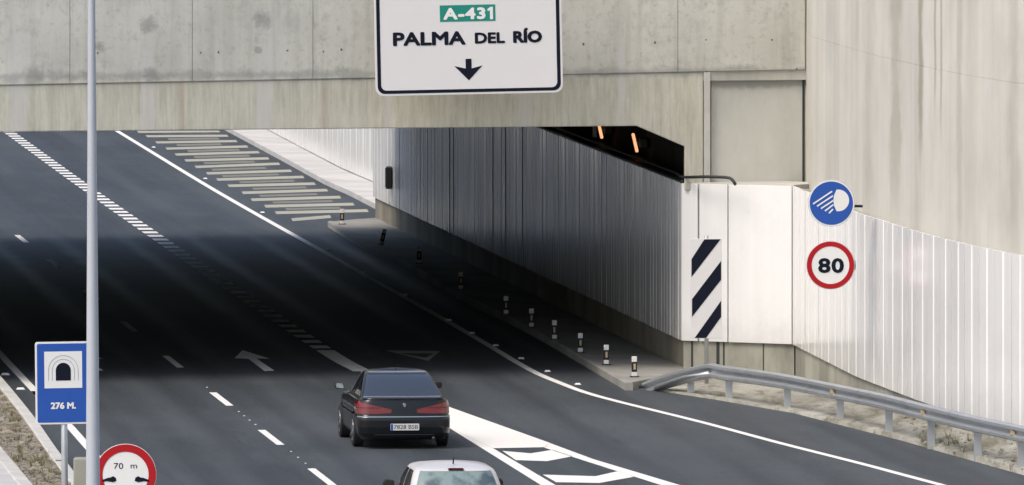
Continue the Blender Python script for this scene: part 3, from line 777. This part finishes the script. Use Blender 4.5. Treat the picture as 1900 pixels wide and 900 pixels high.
x0_, z0_ = Lb(97, 759); x1_, z1_ = Lb(144, 746)
text_part('276 M.', x0_, x1_, z0_, z1_, -.008, WHT2, pan, bold=.05)
MB().tube([(0.01, .06, 0), (0.01, .06, z1-.1)], .052, 12).build('pole', GALV, bs, smooth=True)

# 70 m sign
qD = 155.0; S5 = F/qD
qs = empty('road_sign', Vector(((233-950)*qD/F, qD, .08)), 'round white sign with red ring reading 70 m, at the lower left edge', 'sign')
cz = 13-.08-(881+450)*qD/F; r = 57.5/S5
pan = MB().prism(disc(0, cz, r), 0, .02).build('panel', WHT2, qs, bevel=.004)
b = MB(); ring(b, disc(0, cz, r*.985), disc(0, cz, r*.745), -.006, -.002); b.build('red_ring', RED, pan)
text_part('70', -.175, -.035, cz+.088, cz+.175, -.004, NAVY, pan, bold=.0)
text_part('m', .075, .17, cz+.095, cz+.15, -.004, NAVY, pan, bold=.0)
for sgn in (-1, 1):
    b = MB(); cx = sgn*.245
    shp = [(cx+sgn*.10, cz-.075), (cx+sgn*.02, cz-.045), (cx-sgn*.02, cz-.04), (cx-sgn*.06, cz-.02), (cx-sgn*.10, cz-.045), (cx-sgn*.11, cz-.09), (cx-sgn*.06, cz-.11), (cx+sgn*.03, cz-.095), (cx+sgn*.10, cz-.105)]
    b.prism(shp, -.006, -.002).build('symbol', NAVY, pan)
MB().tube([(0, .06, 0), (0, .06, cz+.3)], .045, 12).build('pole', GALV, qs, smooth=True)

# lamp post near the camera side
lD = 150.0
lp = empty('lamp_post', Vector(((172.5-950)*lD/F, lD, .08)), 'tall grey tapering lamp post rising past the top of the picture', 'lamp post')
MB().tube([(0, 0, 0), (0, 0, 2.5), (-.02, 0, 9.4), (-.03, 0, 12.5)], [.125, .101, .052, .04], 20).build('pole', POLE, lp, smooth=True)
MB().tube([(-.03, 0, 12.5), (.1, .1, 12.9), (.8, .5, 13.1), (1.6, 1.0, 13.15)], [.04, .04, .035, .03], 10).build('arm', POLE, lp, smooth=True)
MB().box(1.5, .85, 13.05, 2.2, 1.2, 13.2).build('luminaire', POLE, lp, bevel=.04)
MB().prism([(-.2, -.2), (.2, -.2), (.2, .2), (-.2, .2)], 0, .04, 'z').build('base_plate', GALV, lp)
# concrete box by the pole
c0 = PD(151, 850, 176)
tag(MB().box(c0.x-.13, 175.9, 0.05, c0.x+.12, 176.3, c0.z).build('concrete_block', CONP, bevel=.02), 'small grey concrete block on the median behind the lamp post', 'block')

# ------------------------------------------------------------------ guardrail
gp = [Vector((2.76, 215.0, -.52)), Vector((3.15, 214.3, -.33)), Vector((3.98, 212.3, 0)), Vector((4.29, 211.5, .01)), Vector((5.39, 208.4, .03)), Vector((6.32, 204.5, .06)), Vector((7.13, 200.5, .11)),
      Vector((7.78, 196.5, .157)), Vector((8.5, 193.0, .17)), Vector((9.16, 190.0, .19)), Vector((10.1, 186.3, .2)), Vector((11.3, 182.5, .2))]
gr = empty('guardrail', (6.3, 204.5, 0), 'galvanised steel guardrail along the verge, sloping to the ground at its far end', 'guardrail')
path = smooth_line(gp, .25)
prof = [(0, .69), (-.02, .69), (-.10, .66), (-.105, .61), (-.015, .565), (-.015, .52), (-.105, .475), (-.10, .425), (-.02, .39), (0, .385)]
vs = []; n = len(prof)
for i, p in enumerate(path):
    s = side(path, i)
    for o_, z in prof: q = p + s*(-o_*-1); vs.append((p.x + s.x*(-o_)*1.0, p.y + s.y*(-o_), p.z+z))
for i, p in enumerate(path):
    s = side(path, i)
    for o_, z in prof: vs.append((p.x + s.x*(-o_-.006), p.y + s.y*(-o_-.006), p.z+z))
M_ = len(path)*n
fs = [(i*n+k, i*n+k+1, (i+1)*n+k+1, (i+1)*n+k) for i in range(len(path)-1) for k in range(n-1)]
fs += [tuple(M_+q for q in f) for f in fs]
fs += [(i*n+k, M_+i*n+k, M_+(i+1)*n+k, (i+1)*n+k) for i in range(len(path)-1) for k in (0, n-1)]
child(MB().add(vs, fs), 'beam', GALV, gr, smooth=False)
def post_mb(p, h):
    t = Vector((.2, -.98, 0)); b = MB(); w_ = .06
    b.box(p.x-.07, p.y-.04, p.z-.25, p.x+.07, p.y-.034, p.z+h); b.box(p.x-.07, p.y-.034, p.z-.25, p.x-.063, p.y+.05, p.z+h); b.box(p.x+.063, p.y-.034, p.z-.25, p.x+.07, p.y+.05, p.z+h)
    return b
for p in [Vector((3.55, 213.4, -.12))] + [gp[k] for k in range(3, 12)]:
    q = Vector((p.x+.10, p.y+.02, p.z)); o = child(post_mb(q, .60), 'post', GALV, gr)
    child(MB().box(p.x-.0, p.y-.06, p.z+.46, p.x+.06, p.y+.06, p.z+.6), 'spacer', GALV, gr)
for k in (5, 7, 9):
    p = gp[k]; child(MB().prism([(p.x-.10, p.z+.50), (p.x-.02, p.z+.50), (p.x-.02, p.z+.58), (p.x-.10, p.z+.58)], p.y-.07, p.y+.05), 'reflector', AMBER, gr)
# bolted overlaps between beam lengths
for a in (5.0, 9.0, 13.1, 17.2, 21.2, 25.2):
    c_ = cut(path, a, a+.32); vs = []
    for i, p in enumerate(c_):
        sd_ = side(c_, i)
        for o_, z in prof: vs.append((p.x - sd_.x*(-o_)*0 + sd_.x*(-o_+.004) * -1 + 0, p.y + sd_.y*(-o_+.004) * -1, p.z+z)) if False else vs.append((p.x + sd_.x*(-o_+.008), p.y + sd_.y*(-o_+.008), p.z+z))
    child(MB().add(vs, [(i*n+q, i*n+q+1, (i+1)*n+q+1, (i+1)*n+q) for i in range(len(c_)-1) for q in range(n-1)]), 'splice_plate', GALV, gr)
# second low strut at the flared end
child(MB().tube([(2.95, 214.4, .08), (3.5, 213.2, .35), (4.0, 212.1, .52)], .05, 8), 'end_strut', GALV, gr, smooth=True)

# ------------------------------------------------------------------ delineators on the walkway
def delineator():
    t = empty('delineator_post', (0,0,0))
    body = MB().prism([(-.05, -.022), (.05, -.022), (.055, 0), (.05, .022), (-.05, .022), (-.055, 0)], 0, .42, 'z').build('post', WHT2, t, bevel=.006)
    MB().prism([(-.053, -.025), (.053, -.025), (.058, 0), (.053, .025), (-.053, .025), (-.058, 0)], .10, .31, 'z').build('black_band', BLACK, body)
    MB().box(-.022, -.029, .15, .022, -.0255, .27).build('reflector', AMBER, body)
    MB().prism([(-.09, -.07), (.09, -.07), (.09, .07), (-.09, .07)], 0, .015, 'z').build('foot', BLACK, t)
    return t
spots = [(1177, 699), (1125, 676.5), (1077, 654), (1029, 629.5), (986, 607), (939, 583), (855, 537), (778, 489), (707, 454), (635, 416)]
ordn = ['nearest', 'second', 'third', 'fourth', 'fifth', 'sixth', 'seventh', 'eighth', 'ninth', 'farthest']
proto = delineator()
for i, (x, y) in enumerate(spots):
    t = proto if i == 0 else copy_tree(proto)
    t.location = P(x, y, .16); t.rotation_euler = (0, 0, math.radians(random.uniform(-12, 12)))
    lb = {0: 'nearest white and black delineator post, at the guardrail end of the tunnel walkway', 8: 'ninth delineator post on the tunnel walkway, leaning to the right',
          9: 'farthest delineator post, at the daylit far end of the tunnel walkway'}.get(i, '%s white and black delineator post counted inward from the guardrail end' % ordn[i])
    tag(t, lb, 'delineator', 'delineator posts along the tunnel walkway')
    if i == 8: t.rotation_euler = (0, math.radians(14), 0)
# road studs
def stud():
    t = empty('road_stud', (0,0,0))
    MB().prism([(-.06, -.06), (.06, -.06), (.06, .06), (-.06, .06)], 0, .012, 'z').build('base', STUD, t, bevel=.004)
    MB().add([(-.05,-.05,.012),(.05,-.05,.012),(.05,.05,.012),(-.05,.05,.012),(-.04,-.02,.035),(.04,-.02,.035),(.04,.02,.035),(-.04,.02,.035)],
             [(0,1,5,4),(1,2,6,5),(2,3,7,6),(3,0,4,7),(4,5,6,7)]).build('reflector', STUD, t)
    return t
sp = stud()
S_edge = [(1072, 714), (1016, 690), (967, 666), (920, 642), (876, 619), (833, 595), (752, 548), (677, 506), (608, 464), (487, 395), (381, 332), (285, 274)]
names = ['nearest', 'second', 'third', 'fourth', 'fifth', 'sixth', 'seventh', 'eighth', 'ninth', 'tenth', 'eleventh', 'farthest']
first = True
for i, (x, y) in enumerate(S_edge):
    t = sp if first else copy_tree(sp); first = False
    t.location = P(x, y); t.location.z = .002; t.rotation_euler = (0, 0, math.radians(6)); t.scale = (1.1, 1.1, 1.0)
    tag(t, '%s white road stud right of the curving edge line' % names[i], 'road stud', 'road studs right of the edge line')
for nm, (x, y) in zip(('nearer', 'farther'), ((38, 723), (10, 696))):
    t = copy_tree(sp); t.location = P(x, y); t.location.z = .002; t.scale = (1.5, 1.5, 1.2)
    tag(t, '%s white road stud between the left edge line and the kerb' % nm, 'road stud', 'road studs by the left kerb')
for x, y in ((443, 764), (453, 772), (463, 780), (474, 788), (540, 838), (553, 849), (567, 860), (579, 870), (636, 914), (384, 719)):
    t = copy_tree(sp); t.location = P(x, y); t.location.z = .002; t.scale = (.34, .42, .25)
    tag(t, 'tiny white dot marker between two dashes of the lane line', 'road stud', 'dot markers between the lane dashes')
# drain cover at the end of the walkway
q = P(1185, 719)
tag(MB().box(q.x-.14, q.y-.25, .0, q.x+.14, q.y+.25, .05).build('drain_box', DKMET, bevel=.01), 'small dark drain at the foot of the guardrail end', 'drain')

# wall cabinet inside the tunnel
cy = 286.2
cb = empty('wall_cabinet', (WX(cy)-.0, cy, 1.2), 'dark grey box fixed to the ribbed wall deep in the underpass', 'cabinet')
MB().box(-.16, -.35, 0, -.005, .35, .60).build('housing', DKMET, cb, bevel=.02)
MB().box(-.18, -.30, .04, -.165, .30, .56).build('door', CONS, cb, bevel=.01)
# tunnel luminaires
LAMP = emit('sodium_glow', (1.0, .48, .24), .75)
for i, (d, h, lab) in enumerate(((230.6, 4.50, 'lit orange tunnel lamp nearer the mouth, above the ribbed wall'), (237.5, 4.55, 'lit orange tunnel lamp deeper inside, next to a pale box'), (246.0, 4.9, 'lit tunnel lamp hidden just behind the overpass edge'))):
    t = empty('tunnel_lamp', (WX(d)+.50, d, h), lab, 'lamp', 'tunnel lamps above the side wall')
    MB().box(-.16, -.32, -.10, .02, .32, .10).build('housing', DKMET, t, bevel=.02)
    gl = MB().tube([(-.22, -.35, -.17), (-.30, .2, .18)], .035, 8).build('tube', LAMP, t, smooth=True)
    MB().box(-.3, -.05, -.05, -.16, .05, .05).build('bracket', DKMET, t)
    if i == 1:
        MB().box(-.42, -.4, -.16, -.34, .3, .06).build('reflector', plain('lamp_reflector', (.5, .42, .35), .3), t)

# ------------------------------------------------------------------ cars
def lerp_levels(lv, z):
    """interpolate outline parameters (z, rear y, front y, half width, rear radius)"""
    if z <= lv[0][0]: return lv[0][1:]
    for a, b in zip(lv[:-1], lv[1:]):
        if z <= b[0]:
            t = (z-a[0])/max(1e-6, b[0]-a[0]); return tuple(p+(q-p)*t for p, q in zip(a[1:], b[1:]))
    return lv[-1][1:]
NR, NC, NS = 24, 8, 40
def outline(yr, yf, w_, r_, bow=.07):
    rf = .35; pts = []
    def back(x): return yr + bow*(x/w_)**2
    for k in range(NR): x = -(w_-r_) + 2*(w_-r_)*k/(NR-1); pts.append((x, back(x)))
    yb = back(w_-r_)
    for k in range(1, NC+1): a = math.radians(90*k/NC); pts.append((w_-r_+r_*math.sin(a), yb+r_-r_*math.cos(a)))
    for k in range(1, NS+1): pts.append((w_*(1-.05*max(0, (k/NS-.75)*4)**2), yb+r_+(yf-rf-yb-r_)*k/NS))
    wf_ = pts[-1][0]
    for k in range(1, 7): a = math.radians(90*k/6); pts.append((wf_-rf+rf*math.cos(a), yf-rf+rf*math.sin(a)))
    half = pts[NR:]
    pts += [(-x, y) for x, y in reversed(half)]
    return pts
def loft(lv, mb, zs, crown=None):
    rings = [[(x, y, z) for x, y in outline(*lerp_levels(lv, z))] for z in zs]
    n = len(rings[0]); base = len(mb.v); vs = [q for r in rings for q in r]
    fs = [(i*n+k, i*n+(k+1) % n, (i+1)*n+(k+1) % n, (i+1)*n+k) for i in range(len(rings)-1) for k in range(n)]
    # crowned lid: shrink the last ring to the middle in steps
    last = rings[-1]; cx = 0; cy_ = sum(p[1] for p in last)/n; zc = last[0][2]; c = crown or .01; cur = (len(rings)-1)*n
    for f in (.92, .75, .5, .25):
        b0 = len(vs); vs += [(p[0]*f, cy_+(p[1]-cy_)*f, zc + c*(1-f*f)) for p in last]
        fs += [(cur+k, cur+(k+1) % n, b0+(k+1) % n, b0+k) for k in range(n)]; cur = b0
    fs.append(tuple(cur+k for k in range(n))); fs.append(tuple(range(n-1, -1, -1)))
    mb.add(vs, fs)
def patch(lv, idx, zlo, zhi, off=.004, m=8):
    """a piece of the lofted skin pushed outwards, zlo/zhi functions of 0..1 along idx"""
    cols = []
    K = len(idx); N = NR + 2*(NC+NS+6)
    for j in range(K):
        t = j/(K-1); c = []
        for k in range(m+1):
            z = zlo(t) + (zhi(t)-zlo(t))*k/m; o_ = outline(*lerp_levels(lv, z)); p = o_[idx[j] % N]
            p0 = o_[(idx[j]-1) % N]; p1 = o_[(idx[j]+1) % N]; tx, ty = p1[0]-p0[0], p1[1]-p0[1]; l = math.hypot(tx, ty) or 1
            c.append((p[0]+ty/l*off, p[1]-tx/l*off, z+off*.6))
        cols.append(c)
    vs = [q for c in cols for q in c]; fs = [(j*(m+1)+k, (j+1)*(m+1)+k, (j+1)*(m+1)+k+1, j*(m+1)+k+1) for j in range(K-1) for k in range(m)]
    return MB().add(vs, fs)
def paint(name, c, rough=.28):
    n = NT(name); f = n.noise(3, 4)
    n.set(Base_Color=n.mix(f, tuple(q*.93 for q in c), c), Roughness=rough, Coat_Weight=.35, Coat_Roughness=.05, Specular_IOR_Level=.4); return n.m
def wheel(parent, x, y, r=.31, w_=.2, sgn=-1):
    t = empty('wheel', (x, y, r)); t.parent = parent
    b = MB(); b.tube([(-w_/2, 0, 0), (-w_/2+.02, 0, 0), (w_/2-.02, 0, 0), (w_/2, 0, 0)], [r-.03, r, r, r-.03], 36); b.build('tyre', BLACK, t, smooth=False)
    xo = sgn*(w_/2+.004)
    b = MB(); b.tube([(xo-sgn*.03, 0, 0), (xo, 0, 0)], [r*.68, r*.66], 30)
    b.build('rim', RIM, t)
    b = MB()
    for k in range(5):
        a = 2*math.pi*k/5; c_, s_ = math.cos(a), math.sin(a)
        b.add([(xo+sgn*.006, r*(.2*c_-.12*s_), r*(.2*s_+.12*c_)), (xo+sgn*.006, r*(.58*c_-.16*s_), r*(.58*s_+.16*c_)), (xo+sgn*.006, r*(.58*c_+.16*s_), r*(.58*s_-.16*c_)), (xo+sgn*.006, r*(.2*c_+.12*s_), r*(.2*s_-.12*c_))], [(0,1,2,3)])
    b.build('rim_openings', DKMET, t)
    return t
RIM = plain('alloy', (.55, .56, .58), .3, .7)
GLASS = NT('tinted_glass').set(Base_Color=(.03, .035, .045), Roughness=.06, Specular_IOR_Level=.9, Coat_Weight=.6).m
def teal_glass():
    n = NT('reflection_tinted_glass'); f = n.noise(3.5, 3, .5)  # pale teal patches paint reflections into the glass colour
    n.set(Base_Color=n.mix(n.ramp(f, [(.4, 0.0), (.6, 1.0)]), (.07, .10, .11), (.20, .27, .26)), Roughness=.12, Specular_IOR_Level=.8, Coat_Weight=.5); return n.m
TEAL = teal_glass()
TAIL = NT('tail_lamp_lens').set(Base_Color=(.17, .007, .009), Roughness=.15, Coat_Weight=.6).m
CHROME = plain('chrome', (.7, .7, .7), .12, 1.0, .02)
PLATE = plain('plate_white', (.6, .61, .6), .4, 0, .03)
def make_car(loc, rz, body_lv, roof_lv, col_mat, label, sedan):
    t = empty('car', loc, label, 'car', rz=rz)
    zs = sorted(set([l[0] for l in body_lv] + [body_lv[0][0] + (body_lv[-1][0]-body_lv[0][0])*k/24 for k in range(25)]))
    b = MB(); loft(body_lv, b, zs, .015)
    bo = b.build('body', col_mat, None, smooth=True)
    # wheel arches cut out of the body
    cut_b = MB()
    wy = (.98, 3.68) if sedan else (.62, 3.1)
    wx = .80 if sedan else .76
    for y in wy:
        for s in (-1, 1): cut_b.tube([(s*.55, y, .31), (s*1.2, y, .31)], .375, 40)
    co = cut_b.build('cutter', None)
    m = bo.modifiers.new('arches', 'BOOLEAN'); m.object = co; m.operation = 'DIFFERENCE'; m.solver = 'EXACT'
    me = bpy.data.meshes.new_from_object(bo.evaluated_get(bpy.context.evaluated_depsgraph_get()))
    bo.modifiers.clear(); bo.data = me; bpy.data.objects.remove(co); bo.parent = t
    m = bo.modifiers.new('split', 'EDGE_SPLIT'); m.split_angle = math.radians(38)
    zs = [roof_lv[0][0] + (roof_lv[-1][0]-roof_lv[0][0])*k/26 for k in range(27)]
    b = MB(); loft(roof_lv, b, zs, .03); b.build('roof', col_mat, t, smooth=True)
    for y in wy:
        for s in (-1, 1): wheel(t, s*wx, y, sgn=s)
    zr0, zr1 = roof_lv[0][0]+.03, (roof_lv[-2][0] if sedan else 1.385)
    N = NR + 2*(NC+NS+6)
    ridx = list(range(-4, NR+4))
    o = patch(roof_lv, ridx, lambda u: zr0+.01, lambda u: zr1-.02, .004).build('rear_window', GLASS if sedan else TEAL, t, smooth=True)
    for s, name in ((1, 'side_window'), (-1, 'side_window')):
        for a, e in ((NC+1, NC+6), (NC+7, NC+19), (NC+21, NC+36)):
            idx = list(range(NR-1+a, NR+e)) if s > 0 else [N - (q-NR) - 1 for q in range(NR-1+a, NR+e)]
            if s < 0: idx = idx[::-1]
            patch(roof_lv, idx, lambda u: zr0+.01, lambda u: zr1-.03, .004, 5).build(name, GLASS, t, smooth=True)
    return t
rz = math.atan(.108)
# ---- dark saloon
SB = [(.17, .14, 4.45, .78, .22), (.24, .05, 4.5, .84, .24), (.27, .035, 4.52, .86, .24), (.285, .02, 4.53, .865, .24), (.40, .0, 4.55, .878, .24), (.56, .0, 4.55, .88, .24), (.60, .012, 4.54, .878, .24),
      (.615, .03, 4.53, .875, .24), (.625, .075, 4.52, .87, .24), (.64, .085, 4.5, .868, .24), (.75, .095, 4.4, .868, .26), (.86, .11, 4.1, .855, .28), (.905, .12, 3.5, .835, .28), (.935, .12, 3.2, .80, .28), (.95, .15, 3.1, .765, .26)]
SR = [(.915, .38, 3.5, .785, .16), (1.0, .58, 3.25, .755, .16), (1.14, .90, 2.98, .70, .16), (1.25, 1.16, 2.75, .655, .16), (1.34, 1.42, 2.5, .61, .16), (1.375, 1.60, 2.35, .57, .16), (1.39, 1.80, 2.2, .50, .16)]
DARKP = paint('black_paint', (.005, .006, .008))
base = P(751, 834)
sal = make_car((base.x, base.y, .005), rz, SB, SR, DARKP, 'black saloon car seen from behind, entering the underpass', True)
N = NR + 2*(NC+NS+6)
for s in (1, -1):
    idx = list(range(16, NR+NC+5)); 
    if s < 0: idx = [(NR-1-q) % N for q in idx][::-1]
    f = (lambda u: u) if s > 0 else (lambda u: 1-u)
    tl = patch(SB, idx, lambda u: .655 + .03*max(0, .25-f(u))*2, lambda u: .735 + .155*min(1, f(u)*1.5), .008, 6).build('tail_light', TAIL, sal, smooth=True)
    idx2 = [q for q in idx][4:-6] if s > 0 else [q for q in idx][6:-4]
    patch(SB, idx2, lambda u: .755, lambda u: .775, .012, 2).build('lamp_divider', plain('lamp_dark_strip', (.10, .01, .012), .3), tl, smooth=True)
    mi = MB().tube([(s*.80, 2.95, 1.0), (s*.88, 2.93, 1.03), (s*.94, 2.93, 1.04)], [.03, .035, .075], 12)
    mo = MB(); mo.prism([(s*(.84 if s > 0 else .86), .96), (s*(1.0 if s > 0 else 1.04), .97), (s*(1.01 if s > 0 else 1.06), 1.05), (s*(.98 if s > 0 else 1.02), 1.09), (s*(.85 if s > 0 else .87), 1.08)], 2.92, 3.06)
    mo2 = mo.build('mirror', DARKP, sal, bevel=.02)
    MB().prism([(s*.885, .975), (s*(.99 if s > 0 else 1.025), .985), (s*(.99 if s > 0 else 1.035), 1.045), (s*(.97 if s > 0 else 1.005), 1.075), (s*.895, 1.07)], 2.912, 2.917).build('mirror_glass', plain('mirror_silver', (.75, .8, .85), .08, 1.0, .02) if s < 0 else DARKP, mo2)  # right glass is painted dark in place of its dark reflection
patch(SB, list(range(-5, NR+5)), lambda u: .925, lambda u: .942, .022, 3).build('boot_lip', DARKP, sal, smooth=True)
patch(SB, list(range(-7, NR+7)), lambda u: .594, lambda u: .612, .007, 2).build('bumper_ledge_glint', plain('ledge_glint_grey', (.25, .30, .33), .25, .4), sal, smooth=True)  # grey line painted as the sky's reflection along the bumper ledge
patch(SB, list(range(1, NR-1)), lambda u: .262, lambda u: .272, .006, 2).build('lower_trim_glint', plain('trim_glint_grey', (.10, .12, .14), .3), sal, smooth=True)  # thin grey line painted as a faint highlight on the lower bumper
pl = MB().prism(rrect(-.27, .355, .27, .48, .012), -.022, -.004).build('licence_plate', PLATE, sal)
MB().box(-.265, -.026, .36, -.225, -.0225, .475).build('blue_band', BLUE, pl)
text_part('7828 BSB', -.205, .25, .383, .455, -.0245, NAVY, pl, bold=.0)
MB().prism([(-.03, .835), (-.015, .80), (.0, .775), (.022, .79), (.03, .83), (.02, .855), (-.01, .86)], .088, .115).build('emblem', CHROME, sal, bevel=.004)
MB().tube([(.55, .02, .2), (.55, .2, .2)], .03, 12).build('exhaust', DKMET, sal, smooth=True)
MB().tube([(.0, 1.75, 1.40), (0, 1.62, 1.50)], .006, 6).build('aerial', BLACK, sal)
# thin pale window seal round the rear screen
def seal(lv, z0, z1, mat, parent):
    b = MB()
    for zz in (z0, z1):
        b2 = patch(lv, list(range(-4, NR+4)), lambda u: zz-.008, lambda u: zz+.008, .007, 1); b.add(b2.v, b2.f)
    return b.build('window_seal', mat, parent, smooth=True)
seal(SR, .955, 1.36, plain('seal_grey', (.30, .31, .33), .3, .5), sal)
# ---- pale hatchback at the bottom edge
HB = [(.17, .12, 3.75, .74, .2), (.26, .03, 3.8, .80, .22), (.40, .0, 3.82, .82, .22), (.58, .01, 3.82, .825, .22), (.64, .05, 3.8, .82, .22), (.80, .07, 3.6, .815, .24), (.90, .09, 3.2, .80, .24), (.94, .12, 3.0, .78, .24)]
HR = [(.91, .10, 3.25, .785, .24), (1.05, .20, 3.0, .76, .26), (1.20, .32, 2.75, .72, .28), (1.32, .43, 2.5, .68, .28), (1.375, .50, 2.4, .65, .28), (1.40, .56, 2.3, .62, .26), (1.42, .64, 2.2, .57, .26), (1.435, .76, 2.1, .50, .26), (1.445, .92, 2.0, .42, .24)]
SILV = paint('off_white_paint', (.62, .60, .585), .3)
hb = make_car((-.86, 169.9, .005), rz, HB, HR, SILV, 'off-white hatchback car cut by the bottom edge, only roof and rear window showing', False)
MB().prism([(-.13, 1.385), (.13, 1.385), (.12, 1.415), (-.12, 1.415)], .47, .54).build('brake_light', plain('dark_red_lens', (.10, .008, .02), .25), hb, bevel=.005)
MB().tube([(0, .95, 1.46), (0, .85, 1.56)], .012, 8).build('aerial', BLACK, hb)
for s in (1, -1):
    MB().prism([(s*.80, .94), (s*.98, .95), (s*1.0, 1.04), (s*.96, 1.10), (s*.81, 1.08)], 2.55, 2.68).build('mirror', BLACK, hb, bevel=.02)
    idx = list(range(NR-2, NR+NC)); 
    if s < 0: idx = [(NR-1-q) % N for q in idx][::-1]
    patch(HB, idx, lambda u: .66, lambda u: .88, .008, 5).build('tail_light', TAIL, hb, smooth=True)
pl = MB().prism(rrect(-.27, .62, .27, .74, .012), .03, .06).build('licence_plate', PLATE, hb)
